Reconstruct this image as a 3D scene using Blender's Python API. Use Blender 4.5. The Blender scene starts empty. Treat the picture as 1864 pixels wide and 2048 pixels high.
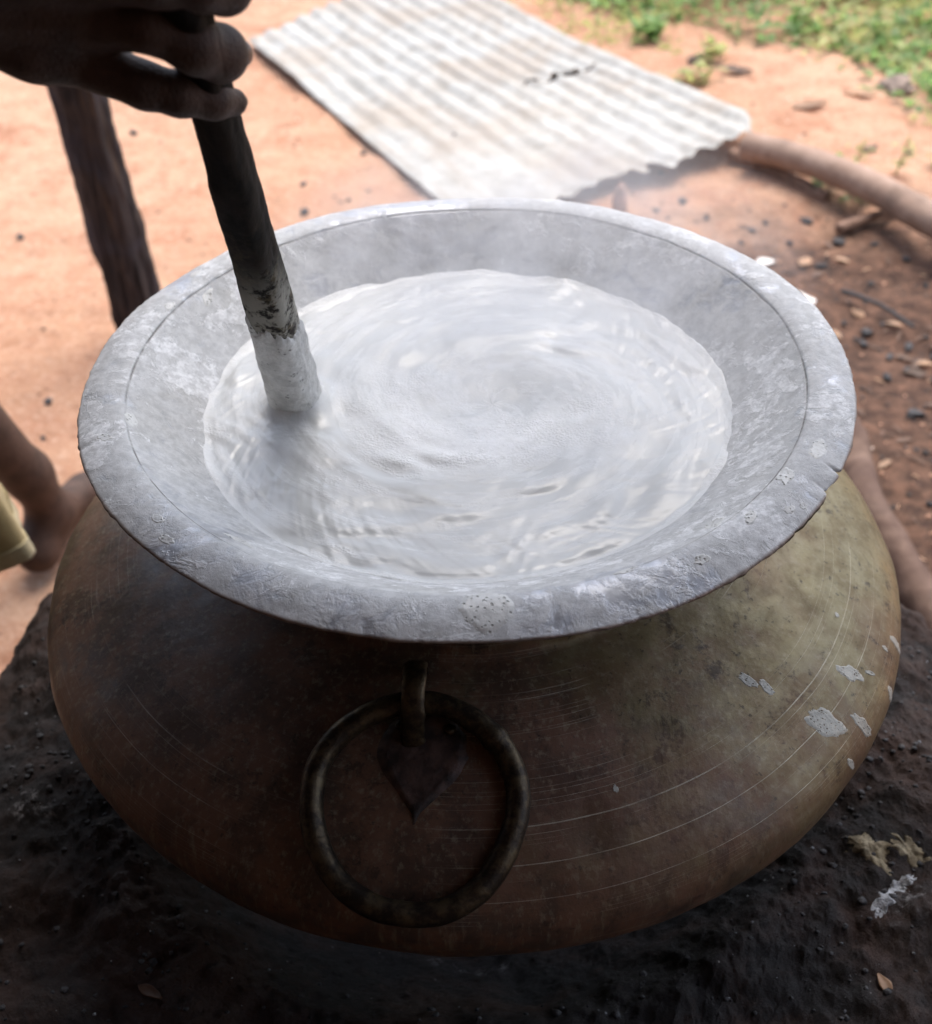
import bpy, bmesh, math, random
import numpy as np
from mathutils import Vector, Matrix
random.seed(4)
rng = np.random.default_rng(4)
SC = bpy.context.scene
COL = SC.collection
R_ = math.radians

# ---------------------------------------------------------------- camera
CAM_POS = Vector((0.0086, -0.7063, 1.3222))
PITCH, ROLL, YAW = 0.7111, -0.0365, 0.0167
Fv = Vector((0, math.cos(PITCH), -math.sin(PITCH))); Rv = Vector((1, 0, 0)); Uv = Vector((0, math.sin(PITCH), math.cos(PITCH)))
_m = Matrix.Rotation(YAW, 3, 'Z')
Fv, Rv, Uv = _m @ Fv, _m @ Rv, _m @ Uv
_c, _s = math.cos(ROLL), math.sin(ROLL)
Rv, Uv = _c * Rv + _s * Uv, -_s * Rv + _c * Uv
cd = bpy.data.cameras.new('camera')
cam = bpy.data.objects.new('camera', cd)
COL.objects.link(cam)
mw = Matrix.Identity(4)
for i in range(3):
    mw[i][0], mw[i][1], mw[i][2], mw[i][3] = Rv[i], Uv[i], -Fv[i], CAM_POS[i]
cam.matrix_world = mw
cd.sensor_fit = 'HORIZONTAL'; cd.sensor_width = 36.0
cd.lens = 36.0 * 2255.8 / 1864
cd.clip_start = 0.02; cd.clip_end = 300
cd.dof.use_dof = True; cd.dof.focus_distance = 0.74; cd.dof.aperture_fstop = 7.2
SC.camera = cam
# ---------------------------------------------------------------- light
SUN_EL, SUN_AZ = 66.0, 25.0          # azimuth measured from +Y towards +X
w = bpy.data.worlds.new('World'); SC.world = w; w.use_nodes = True
wn = w.node_tree.nodes; wl = w.node_tree.links
bg = wn['Background']; bg.inputs[1].default_value = 0.15
sky = wn.new('ShaderNodeTexSky'); sky.sky_type = 'NISHITA'; sky.sun_disc = False
sky.sun_elevation = R_(SUN_EL); sky.sun_rotation = R_(SUN_AZ)
sky.air_density = 1.0; sky.dust_density = 3.0; sky.ozone_density = 1.0
hs = wn.new('ShaderNodeHueSaturation'); hs.inputs['Saturation'].default_value = .72      # thin overcast
wl.new(sky.outputs[0], hs.inputs['Color']); wl.new(hs.outputs[0], bg.inputs[0])
sd = bpy.data.lights.new('sun', 'SUN'); sd.energy = 1.5; sd.angle = R_(45); sd.color = (1.0, 0.95, 0.88)
sun = bpy.data.objects.new('sun', sd); COL.objects.link(sun)
sv = Vector((math.sin(R_(SUN_AZ)) * math.cos(R_(SUN_EL)), math.cos(R_(SUN_AZ)) * math.cos(R_(SUN_EL)), math.sin(R_(SUN_EL))))
sun.rotation_euler = sv.to_track_quat('Z', 'Y').to_euler(); sun.location = sv * 20
SC.view_settings.view_transform = 'Standard'; SC.view_settings.look = 'None'
SC.view_settings.gamma = 1; SC.view_settings.exposure = 1.45
try: SC.view_settings.use_curve_mapping = False
except Exception: pass
SC.cycles.max_bounces = 8; SC.cycles.diffuse_bounces = 5; SC.cycles.volume_bounces = 1

# ---------------------------------------------------------------- numpy noise
def _h(ix, iy, iz):
    n = (ix.astype(np.int64) * 374761393 + iy.astype(np.int64) * 668265263 + iz.astype(np.int64) * 2147483647) & 0xffffffff
    n = ((n ^ (n >> 13)) * 1274126177) & 0xffffffff
    n = ((n ^ (n >> 16)) * 2246822519) & 0xffffffff
    return ((n ^ (n >> 15)) & 0xffffff) / float(0xffffff) * 2 - 1
def vn(x, y, z):
    x, y, z = np.broadcast_arrays(np.asarray(x, float), np.asarray(y, float), np.asarray(z, float))
    fx, fy, fz = np.floor(x), np.floor(y), np.floor(z)
    tx, ty, tz = x - fx, y - fy, z - fz
    tx, ty, tz = [t * t * t * (t * (t * 6 - 15) + 10) for t in (tx, ty, tz)]
    ix, iy, iz = fx.astype(int), fy.astype(int), fz.astype(int)
    def L(a, b, t): return a + (b - a) * t
    return L(L(L(_h(ix, iy, iz), _h(ix + 1, iy, iz), tx), L(_h(ix, iy + 1, iz), _h(ix + 1, iy + 1, iz), tx), ty),
             L(L(_h(ix, iy, iz + 1), _h(ix + 1, iy, iz + 1), tx), L(_h(ix, iy + 1, iz + 1), _h(ix + 1, iy + 1, iz + 1), tx), ty), tz)
def fbm(x, y, z, o=4, g=.5):
    a, s, t = 1.0, 0, 0
    for k in range(o):
        s = s + a * vn(x * 2 ** k + 17.3 * k, y * 2 ** k - 9.1 * k, z * 2 ** k + 5.7 * k); t += a; a *= g
    return s / t

# ---------------------------------------------------------------- object helpers
def tag(o, label=None, cat=None, group=None, kind=None):
    if label: o['label'] = label
    if cat: o['category'] = cat
    if group: o['group'] = group
    if kind: o['kind'] = kind
    return o
def empty(name, loc, label=None, cat=None, group=None):
    o = bpy.data.objects.new(name, None); o.location = loc; o.empty_display_size = .05
    COL.objects.link(o)
    return tag(o, label, cat, group)
def mesh(name, V, F, mat, parent=None, smooth=True):
    """vertices in world space; a parent Empty's location is subtracted"""
    V = np.asarray(V, dtype=np.float32).reshape(-1, 3)
    if parent is not None:
        q = parent; off = np.zeros(3)
        while q is not None: off += np.array(q.location); q = q.parent
        V = V - off
    me = bpy.data.meshes.new(name)
    if isinstance(F, np.ndarray):
        n = len(F); k = F.shape[1]
        me.vertices.add(len(V)); me.vertices.foreach_set('co', V.astype(np.float32).ravel())
        me.loops.add(n * k); me.loops.foreach_set('vertex_index', F.astype(np.int32).ravel())
        me.polygons.add(n); me.polygons.foreach_set('loop_start', np.arange(0, n * k, k, dtype=np.int32))
        me.update(calc_edges=True); me.validate()
    else:
        me.from_pydata([tuple(map(float, v)) for v in V], [], F); me.update()
    if smooth: me.polygons.foreach_set('use_smooth', np.ones(len(me.polygons), dtype=bool))
    me.materials.append(mat)
    o = bpy.data.objects.new(name, me); COL.objects.link(o)
    if parent is not None: o.parent = parent
    return o
def gridf(nu, nv, cu=False, cv=False, flip=False):
    """quads of a grid stored u-major: index = i*nv + j"""
    iu = np.arange(nu if cu else nu - 1); iv = np.arange(nv if cv else nv - 1)
    a, b = np.meshgrid(iu, iv, indexing='ij'); a, b = a.ravel(), b.ravel()
    a2, b2 = (a + 1) % nu, (b + 1) % nv
    q = np.stack([a * nv + b, a2 * nv + b, a2 * nv + b2, a * nv + b2], -1)
    return q[:, ::-1].copy() if flip else q
def orient(V, F, up=False):
    """flip the winding when faces look inwards (or down, for up=True)"""
    V = np.asarray(V).reshape(-1, 3); a, b, c = V[F[:, 0]], V[F[:, 1]], V[F[:, 2]]
    n = np.cross(b - a, c - a); ctr_ = V[F].mean(1)
    ref = np.tile([0, 0, 1.], (len(F), 1)) if up else np.column_stack([ctr_[:, :2], 0 * ctr_[:, 2] + .15])
    return F if (n * ref).sum() > 0 else F[:, ::-1].copy()
def tube(P, rad, seg=12, squash=1.0, nz=0, nzs=30, cap=True, up=(0, 0, 1), nzl=None):
    """swept tube through points P with radii rad -> V,F"""
    P = np.asarray(P, float); n = len(P); rad = np.broadcast_to(np.asarray(rad, float), (n,))
    T = np.gradient(P, axis=0); T /= np.linalg.norm(T, axis=1)[:, None]
    a = np.cross(T, np.array(up, float)); a /= np.linalg.norm(a, axis=1)[:, None] + 1e-9
    b = np.cross(T, a)
    th = np.linspace(0, 2 * np.pi, seg, endpoint=False)
    V = P[:, None] + rad[:, None, None] * (np.cos(th)[None, :, None] * a[:, None] + squash * np.sin(th)[None, :, None] * b[:, None])
    if nz:
        d = V - P[:, None]; d /= np.linalg.norm(d, axis=2)[..., None] + 1e-9
        if nzl is None: q = fbm(V[..., 0] * nzs, V[..., 1] * nzs, V[..., 2] * nzs, 3)
        else:
            s = np.concatenate([[0], np.cumsum(np.linalg.norm(np.diff(P, axis=0), axis=1))])[:, None]
            q = fbm(np.cos(th)[None] * nzs * rad[:, None], np.sin(th)[None] * nzs * rad[:, None], s * nzl + 3.1, 4)
        V = V + d * (nz * q)[..., None]
    F = gridf(n, seg, False, True).tolist(); V = V.reshape(-1, 3)
    if cap:
        V = np.vstack([V, P[0], P[-1]]); c0, c1 = n * seg, n * seg + 1
        for j in range(seg):
            k = (j + 1) % seg
            F.append([c0, j, k]); F.append([c1, (n - 1) * seg + k, (n - 1) * seg + j])
    return V, F
def path(pts, n):
    """Catmull-Rom resample"""
    p = np.array(pts, float); p = np.vstack([2 * p[0] - p[1], p, 2 * p[-1] - p[-2]]); m = len(p) - 3
    out = []
    for t in np.linspace(0, m - 1e-6, n):
        i = int(t); f = t - i; a, b, c, d = p[i:i + 4]
        out.append(.5 * ((2 * b) + (c - a) * f + (2 * a - 5 * b + 4 * c - d) * f * f + (3 * b - a - 3 * c + d) * f ** 3))
    return np.array(out)

# ---------------------------------------------------------------- material helpers
class Mat:
    def __init__(s, name, rough=.6, metal=0.0, spec=.5):
        s.m = bpy.data.materials.new(name); s.m.use_nodes = True
        s.n = s.m.node_tree.nodes; s.l = s.m.node_tree.links
        s.b = s.n['Principled BSDF']; s.set('Roughness', rough); s.set('Metallic', metal); s.set('Specular IOR Level', spec)
        s.tc = s.n.new('ShaderNodeTexCoord'); s.co = s.tc.outputs['Object']
        s.prev = None
    def put(s, sock, v):
        if isinstance(v, bpy.types.NodeSocket): s.l.new(v, sock)
        elif isinstance(v, (tuple, list)) and len(v) == 3 and sock.type == 'RGBA': sock.default_value = (*v, 1)
        else: sock.default_value = v
    def set(s, k, v): s.put(s.b.inputs[k], v)
    def noise(s, sc, det=4, ro=.55, dist=0, co=None, out='Fac', dim='3D'):
        n = s.n.new('ShaderNodeTexNoise'); n.noise_dimensions = dim
        if dim == '1D': s.put(n.inputs['W'], co)
        else: s.put(n.inputs['Vector'], co or s.co)
        n.inputs['Scale'].default_value = sc; n.inputs['Detail'].default_value = det
        n.inputs['Roughness'].default_value = ro; n.inputs['Distortion'].default_value = dist
        return n.outputs[out]
    def vor(s, sc, feat='F1', co=None, out='Distance', rnd=1):
        n = s.n.new('ShaderNodeTexVoronoi'); n.feature = feat; s.put(n.inputs['Vector'], co or s.co)
        n.inputs['Scale'].default_value = sc; n.inputs['Randomness'].default_value = rnd
        return n.outputs[out]
    def ramp(s, v, a, b, lo=0.0, hi=1.0, mode='SMOOTHSTEP'):
        n = s.n.new('ShaderNodeMapRange'); n.interpolation_type = mode
        s.put(n.inputs[0], v); n.inputs[1].default_value = a; n.inputs[2].default_value = b
        n.inputs[3].default_value = lo; n.inputs[4].default_value = hi
        return n.outputs[0]
    def mix(s, f, a, b, mode='MIX'):
        n = s.n.new('ShaderNodeMix'); n.data_type = 'RGBA'; n.blend_type = mode
        s.put(n.inputs[0], f); s.put(n.inputs[6], a); s.put(n.inputs[7], b)
        return n.outputs[2]
    def math(s, op, a, b=0.0, c=None):
        n = s.n.new('ShaderNodeMath'); n.operation = op; s.put(n.inputs[0], a); s.put(n.inputs[1], b)
        if c is not None: s.put(n.inputs[2], c)
        return n.outputs[0]
    def sep(s, v=None):
        n = s.n.new('ShaderNodeSeparateXYZ'); s.put(n.inputs[0], v or s.co); return n.outputs
    def comb(s, x, y, z):
        n = s.n.new('ShaderNodeCombineXYZ'); s.put(n.inputs[0], x); s.put(n.inputs[1], y); s.put(n.inputs[2], z); return n.outputs[0]
    def scale(s, v3):
        n = s.n.new('ShaderNodeMapping'); s.put(n.inputs[0], s.co); n.inputs['Scale'].default_value = v3; return n.outputs[0]
    def bump(s, h, dist=.001, st=1.0):
        n = s.n.new('ShaderNodeBump'); n.inputs['Strength'].default_value = st; n.inputs['Distance'].default_value = dist
        s.put(n.inputs['Height'], h)
        if s.prev is not None: s.l.new(s.prev, n.inputs['Normal'])
        s.prev = n.outputs[0]; s.l.new(s.prev, s.b.inputs['Normal'])
    def col(s, v): s.set('Base Color', v)

def plain(name, c, rough=.7, var=.25, sc=60, bump=.0006, spec=.4):
    m = Mat(name, rough, 0, spec)
    f = m.noise(sc, 5)
    m.col(m.mix(m.ramp(f, .3, .7), tuple(x * (1 - var) for x in c), tuple(min(1, x * (1 + var)) for x in c)))
    m.bump(m.noise(sc * 3, 4), bump)
    return m.m

# ---- earth
m = Mat('red earth', .95, 0, .15)
a = m.noise(1.1, 6, .6); b = m.noise(9, 6, .65); c_ = m.noise(70, 5, .7); d_ = m.noise(330, 3, .7)
base = m.mix(m.ramp(a, .35, .68), (.47, .262, .165), (.57, .355, .24))
base = m.mix(m.ramp(b, .38, .70), base, (.44, .225, .14))
base = m.mix(m.ramp(c_, .48, .70, 0, .7), base, (.64, .44, .33))
base = m.mix(m.math('MULTIPLY', m.ramp(m.noise(48, 6, .8), .57, .66), .5), base, (.24, .12, .08))
base = m.mix(m.ramp(d_, .56, .75, 0, .6), base, (.25, .12, .075))
base = m.mix(m.math('MULTIPLY', m.ramp(m.noise(24, 6, .75), .58, .68), .6), base, (.26, .13, .085))
base = m.mix(m.math('MULTIPLY', m.ramp(m.noise(3.2, 6, .7, .6), .56, .66), .55), base, (.34, .15, .085))
# trodden ash and charcoal dust round the hearth and to its right
sx = m.sep()
dx = m.math('SUBTRACT', sx[0], 1.0); dy = m.math('SUBTRACT', sx[1], .70)
dd = m.math('SQRT', m.math('ADD', m.math('MULTIPLY', dx, dx), m.math('MULTIPLY', m.math('MULTIPLY', dy, dy), .55)))
dd = m.math('ADD', dd, m.math('MULTIPLY', m.math('SUBTRACT', m.noise(5, 5, .65), .5), .75))
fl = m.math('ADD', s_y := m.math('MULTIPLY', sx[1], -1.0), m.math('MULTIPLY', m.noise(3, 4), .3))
base = m.mix(m.ramp(fl, -.05, .45, 0, .9), base, (.045, .032, .026))   # ground under the roof darkened to cut bounce light on the pot
base = m.mix(m.ramp(dd, .70, 1.15, .95, 0), base, m.mix(m.ramp(m.noise(28, 5, .7), .35, .7), (.045, .028, .023), (.17, .095, .066)))
m.col(base)
m.bump(m.noise(14, 8, .72), .03, .7); m.bump(m.noise(160, 5, .75), .005, .8)
EARTH = m.m
# ---- hearth clay, sooted
m = Mat('sooted clay', .8, 0, .35)
a = m.noise(7, 6, .65); b = m.noise(45, 6, .7); c_ = m.noise(230, 4, .7)
base = m.mix(m.ramp(a, .42, .62), (.026, .021, .020), (.078, .046, .036))
base = m.mix(m.ramp(b, .55, .75, 0, .7), base, (.10, .062, .048))
sp = m.math('MULTIPLY', m.ramp(m.noise(11, 5, .7), .62, .72), m.ramp(m.noise(120, 5, .8), .46, .62))
base = m.mix(sp, base, (.42, .40, .40))
sp2 = m.ramp(m.vor(85, rnd=1), .10, .05, 0, 1)
sp2 = m.math('MULTIPLY', sp2, m.ramp(m.noise(19, 3), .56, .66))
base = m.mix(sp2, base, (.48, .45, .43))
base = m.mix(m.ramp(c_, .62, .8, 0, .5), base, (.012, .011, .011))
m.col(base); m.set('Roughness', m.ramp(b, .3, .7, .55, .95))
m.bump(m.noise(26, 8, .78), .012, 1); m.bump(m.noise(140, 6, .8), .0060, 1)
SOOT = m.m
# ---- brass body
m = Mat('tarnished brass', .4, .55, .5)
s3 = m.sep()
rad = m.math('SQRT', m.math('ADD', m.math('MULTIPLY', s3[0], s3[0]), m.math('MULTIPLY', s3[1], s3[1])))
a = m.noise(5.5, 6, .6); b = m.noise(30, 6, .7); c_ = m.noise(160, 5, .7)
str_ = m.noise(1, 5, .7, co=m.scale((26, 26, 140)))
base = m.mix(m.ramp(b, .35, .68), (.205, .168, .085), (.135, .102, .050))
base = m.mix(m.ramp(str_, .40, .66, 0, .65), base, (.25, .218, .13))
base = m.mix(m.ramp(a, .50, .66, 0, .75), base, (.135, .075, .042))
# baked-on grime plus painted shade, darkening the belly's front and left
grime_shade = m.math('ADD', m.math('MULTIPLY', s3[0], -2.3), m.math('MULTIPLY', s3[1], -.75))
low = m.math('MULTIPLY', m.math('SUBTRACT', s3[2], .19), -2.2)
grime_shade = m.math('ADD', m.math('ADD', grime_shade, low), .10)
grime_shade = m.math('ADD', grime_shade, m.math('MULTIPLY', m.math('SUBTRACT', m.noise(13, 6, .7), .5), 1.5))
base = m.mix(m.ramp(grime_shade, -.42, .22, 0, .95), base, m.mix(m.ramp(b, .4, .6), (.064, .037, .028), (.140, .070, .042)))
base = m.mix(m.ramp(c_, .58, .70, 0, .8), base, (.03, .022, .016))
stn = m.math('MULTIPLY', m.ramp(m.noise(17, 6, .75, .5), .55, .62), m.ramp(m.noise(75, 5, .75), .42, .58))
base = m.mix(m.math('MULTIPLY', stn, .75), base, (.028, .018, .014))
hat = m.noise(1, 4, .7, co=m.scale((210, 210, 24))); base = m.mix(m.ramp(hat, .50, .70, 0, .45), base, (.27, .235, .16))
base = m.mix(m.ramp(m.noise(4, 5, .6), .52, .68, 0, .55), base, (.15, .075, .045))
# turned scratches that follow the lathe
wob = m.math('ADD', s3[2], m.math('MULTIPLY', m.noise(3, 2), .006))
prof = m.math('ADD', m.math('MULTIPLY', wob, 1.0), m.math('MULTIPLY', rad, -.9))
ln = m.noise(330, 3, .6, co=prof, dim='1D'); ln2 = m.noise(900, 2, .6, co=prof, dim='1D')
brk = m.ramp(m.noise(3.5, 4, .6), .44, .60)
scr = m.math('MULTIPLY', m.ramp(ln, .700, .725, 0, .75), brk)
scr2 = m.math('MULTIPLY', m.ramp(ln2, .67, .72, 0, .5), m.ramp(m.noise(6, 3), .48, .60))
scrs = m.math('MULTIPLY', m.math('MAXIMUM', scr, scr2), m.ramp(m.noise(16, 5, .7), .38, .62, .35, 1))
scrs = m.math('MULTIPLY', scrs, m.ramp(grime_shade, -.3, .35, 1, .55))
base = m.mix(scrs, base, (.62, .58, .46))
dk = m.math('MULTIPLY', m.ramp(ln, .26, .22), brk)
base = m.mix(m.math('MULTIPLY', dk, .7), base, (.05, .04, .03))
m.col(base)
m.set('Roughness', m.ramp(b, .3, .7, .36, .60)); m.set('Metallic', m.ramp(grime_shade, -.30, .25, .55, .05))
m.bump(scrs, .0004, .8); m.bump(m.noise(48, 5, .6), .0012, .5); m.bump(c_, .0004, .6)
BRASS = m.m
# ---- tinned inside and lip, smeared with dried starch
m = Mat('tinned metal with dried starch', .3, .85, .5)
s3 = m.sep()
a = m.noise(12, 6, .65, .4); b = m.noise(55, 6, .7, .6); c_ = m.noise(260, 5, .7)
met = m.mix(m.ramp(b, .32, .7), (.36, .37, .395), (.54, .55, .60))
met = m.mix(m.ramp(m.noise(22, 6, .75), .56, .70, 0, .7), met, (.22, .205, .19))
rs = m.math('ADD', m.math('MULTIPLY', a, .62), m.math('MULTIPLY', b, .38))
left = m.math('MULTIPLY', m.math('ABSOLUTE', m.math('ADD', s3[0], .03)), .26)
edge0 = m.math('SQRT', m.math('ADD', m.math('MULTIPLY', s3[0], s3[0]), m.math('MULTIPLY', s3[1], s3[1])))
rs = m.math('ADD', rs, left)
wet = m.ramp(s3[2], -.030, -.012, .16, 0)
rs = m.math('ADD', rs, wet)
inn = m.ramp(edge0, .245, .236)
rs = m.math('ADD', rs, m.math('MULTIPLY', inn, .03))
film = m.ramp(rs, .42, .54)
thick = m.math('MAXIMUM', m.ramp(rs, .585, .615), m.math('MULTIPLY', m.ramp(m.noise(20, 6, .72, .6), .575, .605), m.ramp(edge0, .236, .246)))
cr = m.mix(m.ramp(m.noise(120, 5, .75), .35, .65), (.47, .465, .445), (.67, .665, .645))
wh = m.mix(m.ramp(c_, .35, .6), (.58, .58, .58), (.84, .84, .84))
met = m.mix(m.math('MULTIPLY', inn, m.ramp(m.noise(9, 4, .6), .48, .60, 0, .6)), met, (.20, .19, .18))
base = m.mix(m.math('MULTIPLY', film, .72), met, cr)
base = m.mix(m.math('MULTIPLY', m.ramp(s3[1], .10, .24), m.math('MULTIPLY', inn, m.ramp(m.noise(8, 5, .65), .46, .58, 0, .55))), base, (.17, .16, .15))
base = m.mix(m.math('MULTIPLY', thick, m.ramp(m.noise(90, 5, .7), .38, .6)), base, wh)
edge = m.math('SQRT', m.math('ADD', m.math('MULTIPLY', s3[0], s3[0]), m.math('MULTIPLY', s3[1], s3[1])))
base = m.mix(m.ramp(edge, .2775, .2800, 0, .85), base, (.17, .10, .06))
gr = m.math('ABSOLUTE', m.math('SUBTRACT', m.math('ADD', edge, m.math('MULTIPLY', m.noise(5, 2), .002)), .2467))
gr = m.math('MULTIPLY', m.ramp(gr, .0009, .0001), m.ramp(m.noise(16, 5, .75), .40, .60, .15, 1))
base = m.mix(m.math('MULTIPLY', gr, .8), base, (.10, .085, .07))
m.col(base)
fm = m.math('MAXIMUM', film, thick)
m.set('Metallic', m.ramp(fm, 0, 1, .55, .0)); m.set('Roughness', m.math('ADD', m.ramp(fm, 0, 1, .36, .60), m.math('MULTIPLY', b, .12)))
m.bump(m.math('SUBTRACT', m.math('ADD', m.math('MULTIPLY', film, .6), thick), m.math('MULTIPLY', gr, 3)), .00035, .7)
pit = m.math('MULTIPLY', m.noise(420, 5, .75), film)
flat_ = m.ramp(edge0, .225, .250, .30, 1)
m.bump(m.math('MULTIPLY', pit, flat_), .0006, .6); m.bump(m.math('MULTIPLY', m.noise(90, 3, .5), m.math('MULTIPLY', flat_, fm)), .0004, .4); m.bump(m.math('MULTIPLY', m.noise(22, 3), flat_), .0020, .5)
TIN = m.m
# ---- starch crust / splashes
def starch(name, pc=300, wetness=.35, bc=(.66, .655, .63), hole=(.25, .23, .20)):
    m = Mat(name, wetness, 0, .5)
    v = m.vor(pc, co=m.co); n = m.noise(pc * .6, 4, .7)
    holes = m.math('MULTIPLY', m.ramp(v, .34, .20), m.ramp(n, .42, .55))
    base = m.mix(m.ramp(m.noise(90, 4), .3, .7), tuple(x * .78 for x in bc), bc)
    m.col(m.mix(m.math('MULTIPLY', holes, .75), base, hole))
    m.bump(m.math('SUBTRACT', 1.0, holes), .0010, .9); m.bump(m.noise(pc, 4), .0006, .6)
    return m.m
SPLASH = starch('dried starch splash', 330)
SPLASHB = starch('dried starch splash on brass', 420, .4, (.42, .41, .36), (.14, .11, .07))
# ---- liquid
m = Mat('milky rice starch', .22, 0, .6)
at_ = m.n.new('ShaderNodeAttribute'); at_.attribute_name = 'foam'; fo_ = at_.outputs['Fac']
b = m.noise(150, 5, .7, .5)
fo2 = m.math('MULTIPLY', fo_, m.ramp(b, .3, .6, .6, 1))
m.col(m.mix(fo2, (.62, .622, .60), (.86, .86, .85)))
m.set('Subsurface Weight', .15); m.set('Subsurface Radius', (.006, .006, .005)); m.set('Subsurface Scale', 1.0)
m.set('Roughness', m.ramp(fo2, 0, .8, .25, .60)); m.set('Specular IOR Level', .55)
m.bump(m.noise(60, 3, .5, .8), .0004, .3); m.bump(m.math('MULTIPLY', b, fo_), .0009, .6); m.bump(m.math('MULTIPLY', m.vor(520), m.math('MULTIPLY', fo_, m.ramp(m.noise(26, 4, .7), .45, .62))), .0009, .7)
LIQ = m.m
m = Mat('wet starch paste', .35, 0, .5)
a = m.noise(90, 5, .7); v = m.vor(230)
holes = m.math('MULTIPLY', m.ramp(v, .30, .16), m.ramp(m.noise(60, 3), .5, .62))
base = m.mix(m.ramp(a, .32, .68), (.50, .50, .475), (.76, .76, .735))
m.col(m.mix(m.math('MULTIPLY', holes, .8), base, (.12, .11, .10)))
m.bump(m.noise(130, 6, .8), .0026, .9); m.bump(m.math('SUBTRACT', 1.0, holes), .0012, .8)
PASTE = m.m
# ---- woods
m = Mat('blackened wood', .78, 0, .18)
a = m.noise(60, 5, .7); b = m.noise(1, 5, .6, co=m.scale((90, 90, 9)))
s3 = m.sep()
base = m.mix(m.ramp(b, .35, .65), (.006, .005, .0045), (.020, .015, .011))
g = m.math('MULTIPLY', m.ramp(s3[2], .235, .10), m.ramp(a, .50, .62))
base = m.mix(m.math('MULTIPLY', g, .8), base, (.11, .085, .045))
g2 = m.math('MULTIPLY', m.ramp(s3[2], .180, .118), m.ramp(m.noise(70, 6, .75), .40, .52))
base = m.mix(g2, base, (.30, .29, .25))
m.col(base); m.bump(b, .0012, .7); m.bump(m.noise(400, 4), .0004, .6)
STICKM = m.m
m = Mat('weathered post bark', .85, 0, .25)
b = m.noise(1, 6, .65, co=m.scale((55, 55, 5)), dist=.8); a = m.noise(8, 5)
base = m.mix(m.ramp(b, .35, .62), (.014, .012, .014), (.060, .046, .044))
base = m.mix(m.ramp(a, .52, .66, 0, .6), base, (.050, .047, .062))
base = m.mix(m.ramp(m.noise(1, 4, .6, co=m.scale((30, 30, 3))), .60, .70, 0, .5), base, (.12, .075, .045))
m.col(base); m.bump(b, .010, .9); m.bump(m.noise(120, 5, .7), .002, .6)
BARK = m.m
def wood(name, c1, c2, sc=(18, 18, 18)):
    m = Mat(name, .8, 0, .25)
    b = m.noise(1, 6, .65, co=m.scale(sc), dist=.5); a = m.noise(9, 4)
    base = m.mix(m.ramp(b, .35, .68), c1, c2)
    base = m.mix(m.ramp(a, .55, .7, 0, .6), base, tuple(x * .55 for x in c1))
    m.col(base); m.bump(b, .004, .6); m.bump(m.noise(150, 4), .001, .6)
    return m.m
LOG1 = wood('pale peeled pole', (.27, .18, .135), (.36, .255, .20))
LOG2 = wood('reddish grey pole', (.085, .050, .038), (.155, .10, .075))
TWIG = wood('dry twig', (.17, .10, .07), (.30, .19, .14), (60, 60, 60))
# ---- sheet
m = Mat('weathered zinc sheet', .55, .25, .5)
s3 = m.sep()
a = m.noise(2.6, 6, .6); b = m.noise(16, 6, .7); al_ = m.math('SUBTRACT', m.math('MULTIPLY', s3[0], .46), m.math('MULTIPLY', s3[1], .888)); ac_ = m.math('ADD', m.math('MULTIPLY', s3[0], .888), m.math('MULTIPLY', s3[1], .46))
lng = m.noise(1, 5, .65, co=m.comb(m.math('MULTIPLY', ac_, 22), m.math('MULTIPLY', al_, 2.2), 0.0))
base = m.mix(m.ramp(b, .35, .7), (.35, .34, .315), (.25, .24, .22))
base = m.mix(m.ramp(a, .46, .62, 0, .7), base, (.27, .225, .18))
base = m.mix(m.ramp(lng, .52, .68, 0, .6), base, (.22, .185, .15))
base = m.mix(m.ramp(m.noise(7, 6, .75), .62, .74, 0, .7), base, (.27, .19, .14))
m.col(base); m.bump(b, .002, .5); m.set('Roughness', m.ramp(b, .3, .7, .45, .75))
ZINC = m.m
# ---- skin
m = Mat('dark brown skin', .62, 0, .3)
a = m.noise(35, 5, .6); b = m.noise(240, 4, .7)
base = m.mix(m.ramp(a, .3, .7), (.042, .024, .018), (.076, .043, .032))
m.col(base)
wr = m.noise(1, 4, .6, co=m.scale((520, 260, 260)), dist=1.2)
m.bump(wr, .0010, .7); m.bump(b, .0006, .7); m.bump(m.vor(500), .0004, .6)
SKIN = m.m
NAIL = plain('fingernail', (.16, .095, .072), .32, .12, 200, .0001, .5)
HAIR = plain('black hair', (.008, .007, .007), .6, .3, 300, .003)
def cloth(name, c, fold=0):
    m = Mat(name, .9, 0, .15)
    s3 = m.sep()
    wv = m.math('ADD', m.math('SINE', m.math('MULTIPLY', s3[2], 3400)), m.math('SINE', m.math('MULTIPLY', m.math('ADD', s3[0], s3[1]), 3400)))
    base = m.mix(m.ramp(m.noise(14, 5, .65), .35, .68), tuple(x * .72 for x in c), c)
    m.col(base); m.bump(wv, .0003, .4); m.bump(m.noise(60, 4), .0015, .5)
    m.set('Sheen Weight', .2)
    return m.m
KHAKI = cloth('mustard khaki cotton', (.40, .305, .135))
HEMC = cloth('faded hem band', (.50, .42, .25))
SHIRT = cloth('faded shirt cotton', (.22, .23, .26))
THATCH = wood('smoke darkened thatch', (.045, .035, .027), (.09, .07, .05), (30, 4, 30))
MUD = plain('shading wall mud plaster', (.12, .08, .058), .9, .3, 8, .01)
CHAR = plain('charcoal', (.045, .043, .045), .7, .5, 120, .002)
ROCK = plain('grey brown stone', (.20, .15, .12), .85, .4, 40, .004)
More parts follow.
